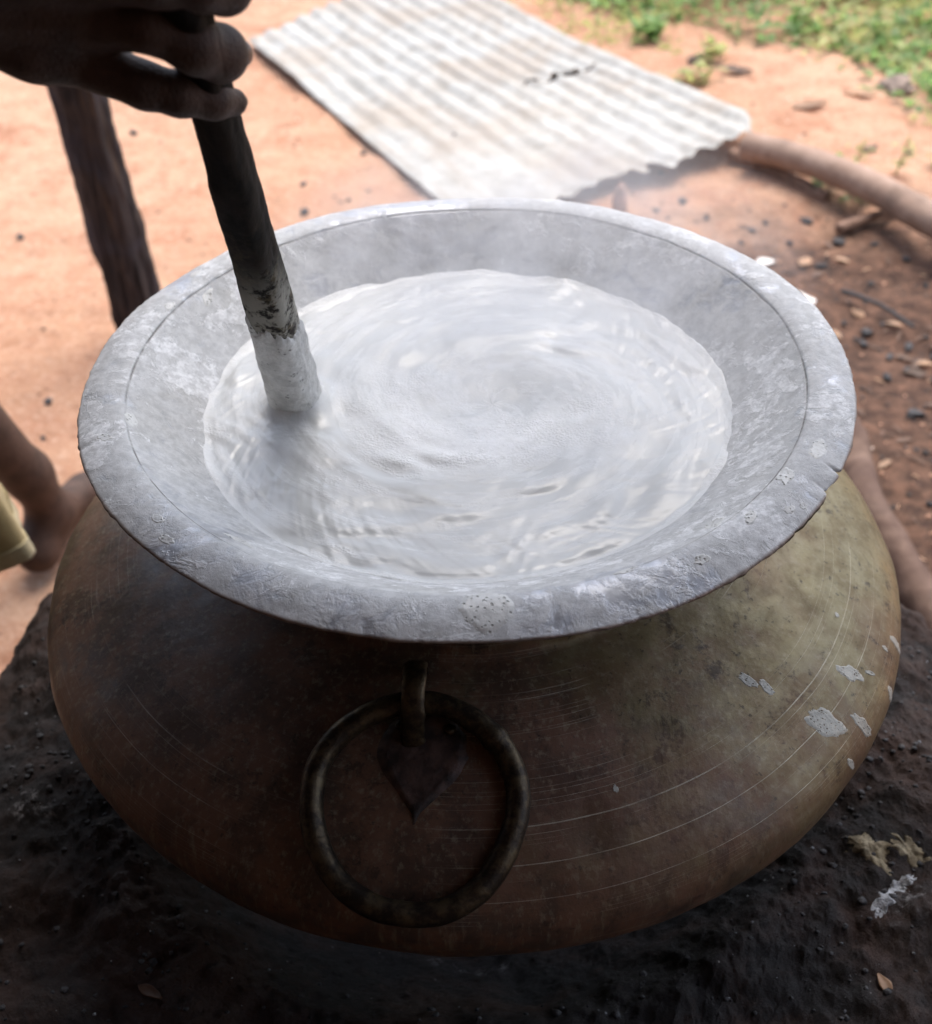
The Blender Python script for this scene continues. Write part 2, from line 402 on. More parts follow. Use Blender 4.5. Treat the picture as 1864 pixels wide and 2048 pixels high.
def leafm(name, c):
    m = Mat(name, .5, 0, .4)
    oi = m.n.new('ShaderNodeObjectInfo')
    base = m.mix(m.ramp(m.noise(7, 4), .35, .65), tuple(x * .6 for x in c), tuple(x * 1.35 for x in c))
    m.col(base)
    tr = m.n.new('ShaderNodeBsdfTranslucent'); tr.inputs[0].default_value = (*[min(1, x * 1.8) for x in c], 1)
    mx = m.n.new('ShaderNodeMixShader'); mx.inputs[0].default_value = .4
    out = m.n['Material Output']; m.l.new(m.b.outputs[0], mx.inputs[1]); m.l.new(tr.outputs[0], mx.inputs[2]); m.l.new(mx.outputs[0], out.inputs[0])
    return m.m
LEAFG = leafm('fresh green leaf', (.17, .27, .085))
LEAFY = leafm('yellow green leaf', (.32, .34, .13))
DRY = leafm('dry fallen leaf', (.42, .27, .17))
DRYD = leafm('dark fallen leaf', (.13, .075, .05))
PAPER = plain('pale flat chip', (.74, .70, .66), .7, .08, 40, .0005)

# ================================================================ SETTING: ground
def gh(x, y):
    d = np.hypot(x, y)
    return (.022 * fbm(x * 1.3, y * 1.3, 0, 3) + .012 * fbm(x * 6, y * 6, 3, 4) + .004 * fbm(x * 34, y * 34, 7, 3)) * np.clip(1.4 - d / 30, .2, 1)
def axis(lo, hi, near0, near1, step, grow=1.12):
    a = list(np.arange(near0, near1, step)); s = step; v = near0
    L = []
    while v > lo: s *= grow; v -= s; L.append(v)
    s = step; v = a[-1]; Rr = []
    while v < hi: s *= grow; v += s; Rr.append(v)
    return np.array(L[::-1] + a + Rr)
gx = axis(-120, 120, -2.2, 2.6, .011); gy = axis(-60, 140, .2, 4.6, .011)
X, Y = np.meshgrid(gx, gy, indexing='ij')
o = mesh('ground', np.stack([X, Y, gh(X, Y)], -1), gridf(len(gx), len(gy)), EARTH)
tag(o, kind='structure')
def gz(x, y): return float(gh(np.array([x], float), np.array([y], float))[0])

# ================================================================ shelter (unseen roof over the cook, shaped for its shade; walls added against light)
def thatch_roof():
    nx, ny = 60, 90
    xs = np.linspace(-2.6, 1.5, nx); ys = np.linspace(.78, -2.6, ny)
    X, Y = np.meshgrid(xs, ys, indexing='ij')
    t = (.70 - Y) / 3.30
    Z = 2.30 + 1.0 * t + .03 * fbm(X * 6, Y * 2, 0, 4)
    Yj = Y + .05 * fbm(X * 9, Y * 0, 2, 3)
    top = np.stack([X, Yj, Z + .14], -1).reshape(-1, 3); bot = np.stack([X, Yj + .03 * fbm(X * 20, Y, 5, 2), Z], -1).reshape(-1, 3)
    V = np.vstack([top, bot]); n = nx * ny
    F = gridf(nx, ny, flip=True).tolist() + (gridf(nx, ny) + n).tolist()
    b = [i * ny for i in range(nx)] + [(nx - 1) * ny + j for j in range(1, ny)] + [i * ny + ny - 1 for i in range(nx - 2, -1, -1)] + [j for j in range(ny - 2, 0, -1)]
    for i in range(len(b)):
        p, q = b[i], b[(i + 1) % len(b)]; F.append([p, q, q + n, p + n])
    return mesh('shelter_roof', V, F, THATCH)
tag(thatch_roof(), kind='structure')
def shading_wall():  # unseen walls added to keep light off the pot's front and left
    bm = bmesh.new()
    bmesh.ops.create_grid(bm, x_segments=60, y_segments=30, size=.5)
    V = np.array([v.co[:] for v in bm.verts]); F = [[v.index for v in f.verts] for f in bm.faces]; bm.free()
    z = (V[:, 1] + .5) * 2.75 - .05
    L = (V[:, 0] + .5) * 5.2                      # runs round a corner: left side first, then along the back
    x = np.where(L < 1.55, -1.62, -1.62 + (L - 1.55)); y = np.where(L < 1.55, .25 - L, -1.30)
    nx_ = np.where(L < 1.55, 1., 0.); ny_ = np.where(L < 1.55, 0., 1.)
    b_ = .02 * fbm(L * 3, 0, z * 3, 4)
    A = np.stack([x + nx_ * b_, y + ny_ * b_, z], -1); B = A - np.stack([nx_, ny_, 0 * nx_], -1) * .25
    n = len(A)
    return mesh('shading_wall', np.vstack([A, B]), F + [[i + n for i in f[::-1]] for f in F], MUD)
tag(shading_wall(), kind='structure')

V, F = tube([(-2.3, .78, 2.27), (-.8, .80, 2.25), (.6, .78, 2.26), (1.4, .77, 2.28)], .045, 14)
tag(mesh('roof_beam', V, F, THATCH), kind='structure')
# ================================================================ hearth
HR = lambda th: .47 + .34 * np.clip(-np.sin(th), 0, 1) ** 1.3 - .015 * np.cos(th) + .018 * np.sin(3 * th + 1) + .012 * np.sin(7 * th)
def hearth():
    nt, nr = 700, 330
    th = np.linspace(0, 2 * np.pi, nt, endpoint=False)[:, None]
    u = np.linspace(0, 1, nr)[None]
    Rr = HR(th)
    r = .16 + u * (Rr + .10 - .16)
    x, y = r * np.cos(th), r * np.sin(th)
    k = np.clip((Rr - r) / .16, -1, 1)            # 1 inside, <0 beyond the shoulder
    prof = np.where(k > 0, .505 - .045 * (1 - k) ** 2.2, .46 - .46 * np.clip(-k / .62, 0, 1) ** .75)
    inner = np.clip((.335 - r) / .14, 0, 1)       # hollow under the pot
    prof = prof - .16 * inner ** 1.1
    lum = .030 * fbm(x * 7, y * 7, 1, 4) + .012 * fbm(x * 28, y * 28, 2, 4) + .0060 * fbm(x * 80, y * 80, 4, 4, .6)
    z = prof + lum * np.clip(prof * 6, 0, 1)
    rr = r + (.02 * fbm(x * 9 + 5, y * 9, z * 9, 4) + .006 * fbm(x * 50, y * 50, z * 50, 3)) * np.clip(-k * 3 + .4, 0, 1)
    V = np.stack([rr * np.cos(th), rr * np.sin(th), np.where(k < -.61, -.05, z)], -1)
    return mesh('clay_hearth', V, orient(V, gridf(nt, nr, True, False), True), SOOT)
h = hearth()
tag(h, 'soot blackened clay hearth mound carrying the big round pot', 'hearth')

# ================================================================ cooking pot
ZL = .86
class Rev:
    """surface of revolution by arc length"""
    def __init__(s, r, z, den=None):
        s.r0, s.z0 = np.array(r, float), np.array(z, float)
        d = np.hypot(np.diff(s.r0), np.diff(s.z0)); s.s0 = np.concatenate([[0], np.cumsum(d)]); s.L = s.s0[-1]
    def rz(s, q): return np.interp(q, s.s0, s.r0), np.interp(q, s.s0, s.z0)
    def nrm(s, q):
        e = .0015; r1, z1 = s.rz(q - e); r2, z2 = s.rz(q + e); dr, dz = r2 - r1, z2 - z1; n = np.hypot(dr, dz) + 1e-9
        return -dz / n, dr / n
    def pos(s, th, q, off=0, dent=None):
        r, z = s.rz(q); nr, nz = s.nrm(q)
        if dent is not None: off = off + dent(th, r, z)
        r = r + nr * off; z = z + nz * off
        return np.stack([r * np.cos(th), r * np.sin(th), z + ZL], -1)
t = np.linspace(0, np.pi / 2, 120)
ru, zu = .17 + .1812 * np.cos(t) ** 1.457, -.1985 + .088 * np.sin(t)
rl, zl = .3512 * np.cos(t) ** 1.25, -.1985 - .158 * np.sin(t)
k = ru > .189
ru, zu = ru[k], zu[k]
# order: from the lip edge's underside, neck, shoulder, belly, bottom
nr_ = [.2795, .270, .250, .236, .222, .208, .198, .190, .1865, .1865]
nz_ = [-.0015, -.0035, -.0060, -.0105, -.0190, -.0290, -.0400, -.0560, -.075, -.100]
BODY = Rev(np.concatenate([nr_, ru[::-1], rl[1:]]), np.concatenate([nz_, zu[::-1], zl[1:]]))
# flip the sense so that the normal points outwards
def body_dent(th, r, z):
    x, y = r * np.cos(th), r * np.sin(th)
    return .0022 * fbm(x * 9, y * 9, z * 9, 3) * np.clip((r - .2) / .08, 0, 1) + .0005 * fbm(x * 40, y * 40, z * 40, 2)
class RevN(Rev):
    def nrm(s, q):
        a, b = Rev.nrm(s, q); return -a, -b
BODY.__class__ = RevN
NOTCH = R_(-30.4)
def edge_fx(th):
    """ragged lip edge: radius change of the outermost ring"""
    e = .0010 * fbm(np.cos(th) * 14, np.sin(th) * 14, 1, 4) + .0007 * fbm(np.cos(th) * 60, np.sin(th) * 60, 2, 3)
    dth = (th - (NOTCH % (2 * np.pi)) + np.pi) % (2 * np.pi) - np.pi
    e = e - .0060 * np.exp(-(np.abs(dth) / .0055) ** 1.6)
    d2 = (th - (R_(-34.2) % (2 * np.pi)) + np.pi) % (2 * np.pi) - np.pi
    e = e - .0020 * np.exp(-(d2 / .026) ** 2) - .0022 * np.exp(-((d2 + .012) / .005) ** 2)
    d3 = (th - (R_(-44) % (2 * np.pi)) + np.pi) % (2 * np.pi) - np.pi
    return e - .0010 * np.exp(-(d3 / .008) ** 2)
def lip_wave(th): return .0022 * np.sin(2 * th + .8) + .0012 * np.sin(3 * th + 2) + .0009 * np.sin(7 * th) + .0006 * fbm(np.cos(th) * 9, np.sin(th) * 9, 4, 3)
def lip_fix(V, th):
    """apply waviness and edge chips to points of lip or body near the lip"""
    r = np.hypot(V[..., 0], V[..., 1]); f = np.clip((r - .225) / .05, 0, 1) * np.clip((V[..., 2] - ZL + .03) / .01, 0, 1)
    g = np.clip((r - .262) / .018, 0, 1) ** 1.5 * np.clip((V[..., 2] - ZL + .03) / .01, 0, 1)
    e = edge_fx(th) * g; V = V.copy()
    V[..., 0] += e * np.cos(th); V[..., 1] += e * np.sin(th); V[..., 2] += lip_wave(th) * f
    return V
pot = empty('cooking_pot', (0, 0, .50), 'huge round brass cooking pot with wide silvery lip on the sooty hearth', 'cooking pot')
nt = 1440
th = np.linspace(0, 2 * np.pi, nt, endpoint=False)[:, None]
q = np.concatenate([np.linspace(0, .05, 14), np.linspace(.05, BODY.L, 170)[1:]])[None]
V = BODY.pos(th, q, 0, body_dent); V = lip_fix(V, th + 0 * q)
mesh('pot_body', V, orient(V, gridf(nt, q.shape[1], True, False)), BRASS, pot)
LIPP = Rev([.2795, .2798, .2785, .2740, .2680, .2600, .2530, .2475, .2462, .2448, .2430, .2360, .2260, .2160, .2060, .1960, .1900, .1855, .1835, .1835],
           [-.0015, -.0003, .0008, .0026, .0046, .0060, .0060, .0046, .0034, .0022, .0008, -.0045, -.0120, -.0200, -.0285, -.0370, -.0460, -.0600, -.0800, -.1000])
LIPP.__class__ = RevN
def lip_dent(th, r, z):
    x, y = r * np.cos(th), r * np.sin(th)
    return .0009 * fbm(x * 14, y * 14, z * 14, 4) + .00035 * fbm(x * 70, y * 70, z * 70, 3)
# densify the profile smoothly
GRV = True
pp = path(np.stack([LIPP.r0, LIPP.z0], 1)[:, [0, 1]], 160); keep = LIPP.s0
LIPS = RevN(pp[:, 0], pp[:, 1])
q = np.concatenate([np.linspace(0, .05, 60), np.linspace(.05, LIPS.L, 110)[1:]])[None]
_r, _z = LIPS.rz(.02); _a, _b = LIPS.nrm(.02)
LSG = 1.0 if _b > 0 else -1.0
V = LIPS.pos(th, q, 0, lambda a, b, c: LSG * lip_dent(a, b, c)); V = lip_fix(V, th + 0 * q)
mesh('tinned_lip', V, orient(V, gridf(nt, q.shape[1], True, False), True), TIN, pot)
_r, _z = BODY.rz(BODY.L * .5); _a, _b = BODY.nrm(BODY.L * .5)
BSG = 1.0 if _a > 0 else -1.0
def s_of(R, r, z): return R.s0[np.argmin((R.r0 - r) ** 2 + (R.z0 - z) ** 2)]
def splash(name, REV, sg, dent, thd, r, z, ha, hb, mat, hgt=.0009, seed=0, rot=0, irr=.22, label=None, point=0, parent=pot):
    """a thin crust that follows the pot's surface; ha tangential and hb along-slope half sizes"""
    nr, ns = 12, 56
    ph = np.linspace(0, 2 * np.pi, ns, endpoint=False)[:, None]; u = np.linspace(0, 1, nr)[None] ** .8
    rad = 1 + irr * fbm(np.cos(ph) * 1.6 + seed * 7.3, np.sin(ph) * 1.6, seed, 3) * 1.6 + .05 * fbm(np.cos(ph) * 9, np.sin(ph) * 9 + seed, 1, 2)
    a = ha * rad * u * np.cos(ph); b = hb * rad * u * np.sin(ph)
    if point: a = a * np.clip(1.05 - .55 * (b / hb) ** 2 - point * np.clip(b / hb, 0, 1), .12, 1)
    a, b = a * math.cos(rot) - b * math.sin(rot), a * math.sin(rot) + b * math.cos(rot)
    s0 = s_of(REV, r, z)
    th_ = R_(thd) + a / r
    off = hgt * np.clip((1 - u) * 4, 0, 1) ** .7 * (1 + .35 * np.clip(1 - np.abs(u - .80) * 7, 0, 1)) - .00012 + .00012 * fbm(a * 500, b * 500, seed, 2) * (u < .95)
    V = REV.pos(th_, s0 + b, off * sg, lambda x, y, c: sg * dent(x, y, c) if REV is LIPS else dent(x, y, c) )
    V = lip_fix(V, th_) if REV is LIPS else V
    o = mesh(name, V, orient(V, gridf(ns, nr, True, False), REV is LIPS), mat, parent)
    if label: o['label'] = label
    return o
# --- crusts on the lip
splash('starch_splash', LIPS, LSG, lip_dent, -87.6, .259, .0048, .0155, .0165, SPLASH, .0007, 3, 0, .16, 'large pitted tongue of dried starch across the near lip')
for i, (td, r, ha, hb, ro) in enumerate([(-137, .262, .0055, .0035, .3), (-133, .268, .0060, .0030, .2), (-36, .252, .010, .006, .4), (-42, .268, .0045, .0030, 0), (-47, .255, .0075, .0040, .3),
                                         (-50, .238, .011, .006, .2), (-28, .262, .010, .0065, .1), (148, .266, .008, .005, .5), (139, .262, .013, .006, .2), (160, .250, .006, .004, 0),
                                         (-160, .262, .006, .004, .6), (-165, .243, .009, .005, .2), (-40, .273, .003, .0022, 0), (-58, .262, .006, .0035, 0), (-68, .247, .010, .004, .1), (-128, .232, .012, .005, .1), (152, .238, .010, .004, .4), (132, .240, .007, .005, .3)]):
    zz = float(np.interp(r, LIPP.r0[::-1], LIPP.z0[::-1]))
    splash('starch_splash', LIPS, LSG, lip_dent, td, r, zz, ha, hb, SPLASH, .00035, 10 + i, ro, .3)
# --- crusts on the brass belly (right side)
for i, (td, z, ha, hb, ro, pt) in enumerate([(-46.3, .726, .0038, .0078, -.25, 0), (-44.8, .722, .0036, .0070, -.1, 0), (-32.8, .703, .0060, .0125, -.55, 0), (-41.6, .701, .0095, .0165, -.55, 0),
                                         (-37.0, .684, .0045, .0130, -.3, 0), (-21.5, .679, .0035, .0125, -.15, 0), (-28.8, .672, .0040, .0095, -.2, 0), (-41.5, .673, .0026, .0075, -.5, 0),
                                         (-72.1, .718, .0018, .0026, 0, 0), (-25.5, .715, .0022, .0022, 0, 0), (-30.2, .694, .0018, .0060, -.5, 0), (-24.5, .690, .0020, .0040, -.3, 0)]):
    zz = z - ZL; r = float(np.interp(-zz, -np.concatenate([zu[::-1], zl[1:]]), np.concatenate([ru[::-1], rl[1:]])))
    splash('starch_splash', BODY, BSG, lambda a, b, c: body_dent(a, b, c), td, r, zz, ha, hb, SPLASHB, .0004, 40 + i, ro, .28)
# --- ring handle, lug and plate
m = Mat('dark aged brass', .45, .7, .5)
a = m.noise(80, 5, .7)
m.col(m.mix(m.ramp(a, .4, .65), (.026, .019, .014), (.095, .070, .040))); m.bump(a, .0010, .8); m.bump(m.noise(300, 4), .0004, .7)
DBRASS = m.m
PLATEM = plain('sooted copper plate', (.055, .033, .026), .6, .7, 70, .001)
n_ = np.array([0, -.44, .898]); n_ /= np.linalg.norm(n_); e1 = np.array([1., 0.04, 0.02]); e1 /= np.linalg.norm(e1); e2 = np.cross(n_, e1)
ctr = np.array([-.0375, -.2845, .7115]) + n_ * .0125
A, B = np.meshgrid(np.linspace(0, 2 * np.pi, 144, endpoint=False), np.linspace(0, 2 * np.pi, 24, endpoint=False), indexing='ij')
RR = .0650 + .0008 * np.sin(3 * A) + .0006 * np.sin(5 * A + 1)
rt = .0078 + .0005 * fbm(np.cos(A) * 5, np.sin(A) * 5, np.cos(B) * 2, 3) + .0012 * np.exp(-((A - .62) / .07) ** 2)
V = ctr + ((RR + rt * np.cos(B))[..., None] * (np.cos(A)[..., None] * e1 + np.sin(A)[..., None] * e2)) + (rt * np.sin(B))[..., None] * n_
mesh('ring_handle', V, gridf(144, 24, True, True), DBRASS, pot)
V, F = tube(path([(-.0370, -.200, .742), (-.0370, -.205, .756), (-.0370, -.215, .7675), (-.0372, -.231, .7690), (-.0375, -.2445, .757), (-.0378, -.249, .741), (-.0378, -.252, .731)], 40), .0030, 14, .999, .0004, 200)
# flatten into a strap 11 mm wide
V[:, 0] = -.0374 + (V[:, 0] + .0374) * 2.6
mesh('handle_lug', V, F, DBRASS, pot)
o = splash('mounting_plate', BODY, BSG, lambda a, b, c: body_dent(a, b, c), -97.2, .262, float(np.interp(-.262, -ru, zu)), .030, .044, PLATEM, .0020, 90, 0, .04, None, .62)
for dx_, r_ in ((-.016, .243), (.016, .243)):
    zz = float(np.interp(-r_, -ru, zu))
    p = BODY.pos(np.array([R_(-97.2) + dx_ / r_]), np.array([s_of(BODY, r_, zz)]), 0)[0]
    bm = bmesh.new(); bmesh.ops.create_uvsphere(bm, u_segments=14, v_segments=8, radius=.0042)
    V = np.array([v.co[:] for v in bm.verts]) * [1, 1, .6] + p + [0, -.001, .0026]; F = [[v.index for v in f.verts] for f in bm.faces]; bm.free()
    mesh('rivet', V, F, DBRASS, pot)

# ================================================================ the liquid
ZQ = ZL - .0370
SA = np.array([-.1303, .0090]); 
def stick_axis(z):
    t_ = (z - .823) / (1.1073 - .823); return np.array([-.1303 + t_ * (-.1209 + .1303), .0090 + t_ * (-.1406 - .0090)])
def liquid():
    nr, nt = 360, 1100
    r = (np.linspace(0, 1, nr) ** .85 * .2032)[None]; th = np.linspace(0, 2 * np.pi, nt, endpoint=False)[:, None]
    x, y = r * np.cos(th), r * np.sin(th)
    # vortex centre a little behind and right of the middle
    vx, vy = .020, .012
    dx, dy = x - vx, y - vy; rho = np.hypot(dx, dy); ph = np.arctan2(dy, dx)
    z = -.010 * np.exp(-(rho / .055) ** 2) + .0020 * np.clip((rho - .05) / .15, 0, 1)
    env = np.clip((r - .055) / .10, 0, 1) ** .8
    # warped swirl: broad soft folds, finer near the wall, calm in the middle
    def sw(fr, stretch, lr, seed, tw):
        a_ = ph + tw * rho / .1 + .35 * vn(x * 16 + seed, y * 16, seed)
        k_ = stretch * np.clip(rho / .1, .25, 9)
        return vn(np.cos(a_) * k_ + seed * 3.1, np.sin(a_) * k_, rho / lr + .8 * vn(x * 22, y * 22, seed + 3) + seed)
    pt = np.clip(.45 + .9 * vn(x * 13 + 2, y * 13, 5), 0, 1) * .8
    A1, A2, A3 = sw(1, 2.6, .026, 1, .8), sw(1, 4.4, .012, 2, .5), sw(1, 8.5, .0065, 3, .3)
    pin = np.clip(rho / .022, 0, 1) ** 1.5
    z = z + (.0017 * A1 + (.00055 * A2) * (.25 + .75 * env) + .00040 * A3 * env * pt) * pin
    # short slanting riffles close to the wall
    sl = ph * 1.0 - 7.0 * rho
    rf = vn(np.cos(sl) * 19 + 1 + .6 * vn(x * 30, y * 30, 8), np.sin(sl) * 19, rho / .035) + .5 * vn(np.cos(sl) * 38, np.sin(sl) * 38, rho / .02) 
    z = z + .00042 * rf * np.clip((r - .11) / .06, 0, 1) * np.clip(.4 + pt, 0, 1)
    s2 = A3
    # lift and wake at the stick
    sx_, sy_ = x - SA[0], y - SA[1]; d = np.hypot(sx_, sy_)
    z = z + .0090 * np.exp(-(np.clip(d - .017, 0, 1) / .0075)) 
    wk = np.exp(-((sy_ + .55 * sx_) / .018) ** 2) * np.exp(-np.clip(sx_, 0, 1) / .10) * (sx_ > -.01)
    z = z + .0035 * wk * np.sin(sx_ / .011 + 1.2) + .0022 * np.exp(-d / .05) * np.sin(d / .0075)
    # clings to the wall
    z = z + .0022 * np.clip((r - .1920) / .0075, 0, 1) ** 2
    z = z * np.clip(1 - (r - .19) / .05, .6, 1)
    V = np.stack([x, y, ZQ + z], -1)
    o = mesh('rice_starch_water', V, orient(V, gridf(nt, nr, True, False), True), LIQ)
    # whipped foam drawn out by the stirring, and the rim of skin along the wall
    a_ = ph + 1.6 * rho / .1
    st = fbm(np.cos(a_) * 2.2, np.sin(a_) * 2.2, rho / .016, 4, .6)
    arm = np.exp(-((rho - .062 - .012 * np.sin(ph * 2 + 1)) / .034) ** 2) * (.45 + .55 * np.clip(-np.sin(ph + .3), -.6, 1))
    fm_ = np.clip(arm * 1.15 + .75 * st + .25 * fbm(np.cos(a_) * 7, np.sin(a_) * 7, rho / .006, 3) + .08, 0, 1) + np.clip((r - .192 + .004 * fbm(x * 40, y * 40, 3, 3)) / .008, 0, 1) * .6
    fm_ = fm_ + .8 * np.exp(-np.clip(d - .017, 0, 1) / .004)
    at = o.data.attributes.new('foam', 'FLOAT', 'POINT'); at.data.foreach_set('value', np.clip(fm_ + 0 * x, 0, 1).astype(np.float32).ravel())
    return o
o = liquid()
tag(o, 'steaming milky white rice starch water swirling inside the pot', 'liquid')

# ================================================================ stirring stick
stick = empty('stirring_stick', (-.1303, .009, .823), 'dark wooden stirring stick with its lower end coated white, standing in the liquid', 'stick')
def stick_tube(z0, z1, n, seg, add=0.0, rough=.0006, cut=None):
    zs = np.linspace(z0, z1, n); P = np.array([[*stick_axis(z), z] for z in zs])
    rr = np.interp(zs, [.74, .823, .90, .98, 1.107, 1.25], [.0180, .0182, .0166, .0146, .0116, .0112])
    T = (P[-1] - P[0]); T /= np.linalg.norm(T)
    a = np.cross(T, (0, 1, 0)); a /= np.linalg.norm(a); b = np.cross(T, a)
    ph = np.linspace(0, 2 * np.pi, seg, endpoint=False)
    sq = 1 / (np.abs(np.cos(ph + .35)) ** 3.2 + np.abs(np.sin(ph + .35)) ** 3.2) ** (1 / 3.2)
    rad = rr[:, None] * sq[None] * .95 + .0012 * fbm(np.cos(ph)[None] * 1.2, np.sin(ph)[None] * 1.2, zs[:, None] * 22, 3)
    rad = rad + rough * fbm(np.cos(ph)[None] * 4, np.sin(ph)[None] * 4, zs[:, None] * 90, 3) + add
    return zs, ph, P, rad, a, b
zs, ph, P, rad, a, b = stick_tube(.745, 1.26, 260, 48)
V = P[:, None] + rad[..., None] * (np.cos(ph)[None, :, None] * a + np.sin(ph)[None, :, None] * b * .92)
F = gridf(len(zs), 48, False, True).tolist(); V = np.vstack([V.reshape(-1, 3), P[0], P[-1]])
for j in range(48):
    k = (j + 1) % 48; F += [[len(V) - 2, j, k], [len(V) - 1, (len(zs) - 1) * 48 + k, (len(zs) - 1) * 48 + j]]
mesh('shaft', V, F, STICKM, stick)
zs, ph, P, rad, a, b = stick_tube(.80, .955, 240, 120, .0, .0006)
edge_top = .930 + .016 * fbm(np.cos(ph) * 2.2, np.sin(ph) * 2.2, 8, 3) + .004 * fbm(np.cos(ph) * 9, np.sin(ph) * 9, 3, 2) + .006 * np.cos(ph - .2)
thk = np.clip((edge_top[None] - zs[:, None]) / .004, 0, 1) ** .6
lump = .0012 + .0016 * fbm(np.cos(ph)[None] * 3, np.sin(ph)[None] * 3, zs[:, None] * 60, 4) + .0007 * np.exp(-((edge_top[None] - zs[:, None] - .009) / .008) ** 2)
rad = rad + thk * lump - .0008 * (1 - thk)
V = P[:, None] + rad[..., None] * (np.cos(ph)[None, :, None] * a + np.sin(ph)[None, :, None] * b * .92)
mesh('starch_coating', V, gridf(len(zs), 120, False, True), PASTE, stick)

# ================================================================ SDF modelling for the person
def rcone(X, Y, Z, a, b, ra, rb):
    a = np.array(a, float); b = np.array(b, float); ab = b - a; L2 = (ab ** 2).sum() + 1e-12
    px, py, pz = X - a[0], Y - a[1], Z - a[2]
    t = np.clip((px * ab[0] + py * ab[1] + pz * ab[2]) / L2, 0, 1)
    return np.sqrt((px - ab[0] * t) ** 2 + (py - ab[1] * t) ** 2 + (pz - ab[2] * t) ** 2) - (ra + (rb - ra) * t)
def smin(a, b, k):
    h = np.clip(.5 + .5 * (b - a) / k, 0, 1); return b + (a - b) * h - k * h * (1 - h)
class Field:
    def __init__(s, lo, hi, h):
        s.lo = np.array(lo, float); s.h = h; n = np.ceil((np.array(hi) - s.lo) / h).astype(int) + 1
        s.ax = [s.lo[i] + h * np.arange(n[i]) for i in range(3)]; s.d = np.full(n, 10 * h + 1.0, dtype=np.float64)
    def chain(s, pts, k, into=None):
        """pts: list of (x,y,z,r); joins the chain smoothly to the field with radius k"""
        for p, q in zip(pts[:-1], pts[1:]):
            m_ = max(p[3], q[3]) + k * 2 + 3 * s.h
            sl = []
            for i in range(3):
                a0 = min(p[i], q[i]) - m_; a1 = max(p[i], q[i]) + m_
                sl.append(slice(max(0, int((a0 - s.lo[i]) / s.h)), max(1, int((a1 - s.lo[i]) / s.h) + 2)))
            sl = tuple(sl)
            X, Y, Z = np.meshgrid(s.ax[0][sl[0]], s.ax[1][sl[1]], s.ax[2][sl[2]], indexing='ij', sparse=True)
            if 0 in [len(s.ax[i][sl[i]]) for i in range(3)]: continue
            D = rcone(X, Y, Z, p[:3], q[:3], p[3], q[3])
            s.d[sl] = smin(s.d[sl], D, k)
    def union(s, o, k): s.d = smin(s.d, o.d, k)
    def mesh(s):
        d = s.d; neg = d < 0; nx, ny, nz = d.shape
        c = np.zeros((nx - 1, ny - 1, nz - 1), int)
        for i in (0, 1):
            for j in (0, 1):
                for k in (0, 1): c += neg[i:nx - 1 + i, j:ny - 1 + j, k:nz - 1 + k]
        act = (c > 0) & (c < 8); ix, iy, iz = np.nonzero(act)
        idx = -np.ones(act.shape, int); idx[ix, iy, iz] = np.arange(len(ix))
        P = np.zeros((len(ix), 3)); W = np.zeros(len(ix))
        for ax in range(3):
            for u in (0, 1):
                for v in (0, 1):
                    o0 = [0, 0, 0]; o1 = [0, 0, 0]; oth = [q for q in range(3) if q != ax]
                    o0[oth[0]] = o1[oth[0]] = u; o0[oth[1]] = o1[oth[1]] = v; o1[ax] = 1
                    a = d[ix + o0[0], iy + o0[1], iz + o0[2]]; b = d[ix + o1[0], iy + o1[1], iz + o1[2]]
                    cr = (a < 0) != (b < 0); t = np.where(cr, a / np.where(cr, a - b, 1), 0)
                    for q in range(3): P[:, q] += np.where(cr, o0[q] + (t if q == ax else 0), 0)
                    W += cr
        P = P / W[:, None] + np.stack([ix, iy, iz], -1)
        V = s.lo + P * s.h; F = []
        for ax in range(3):
            a = [slice(None)] * 3; b = [slice(None)] * 3; a[ax] = slice(0, -1); b[ax] = slice(1, None)
            n0, n1 = neg[tuple(a)], neg[tuple(b)]
            cr = n0 != n1
            e = np.array(np.nonzero(cr)).T
            o_ = [q for q in range(3) if q != ax]
            ok = (e[:, o_[0]] > 0) & (e[:, o_[1]] > 0) & (e[:, o_[0]] < d.shape[o_[0]] - 1) & (e[:, o_[1]] < d.shape[o_[1]] - 1)
            e = e[ok]; Q = []
            for (u, v) in ((0, 0), (-1, 0), (-1, -1), (0, -1)):
                f = e.copy(); f[:, o_[0]] += u; f[:, o_[1]] += v; Q.append(idx[f[:, 0], f[:, 1], f[:, 2]])
            Q = np.stack(Q, -1); fl = n0[tuple(e.T)]
            if ax == 1: fl = ~fl
            Q[~fl] = Q[~fl][:, ::-1]
            F.append(Q)
        F = np.vstack(F); F = F[(F >= 0).all(1)]
        return V, F

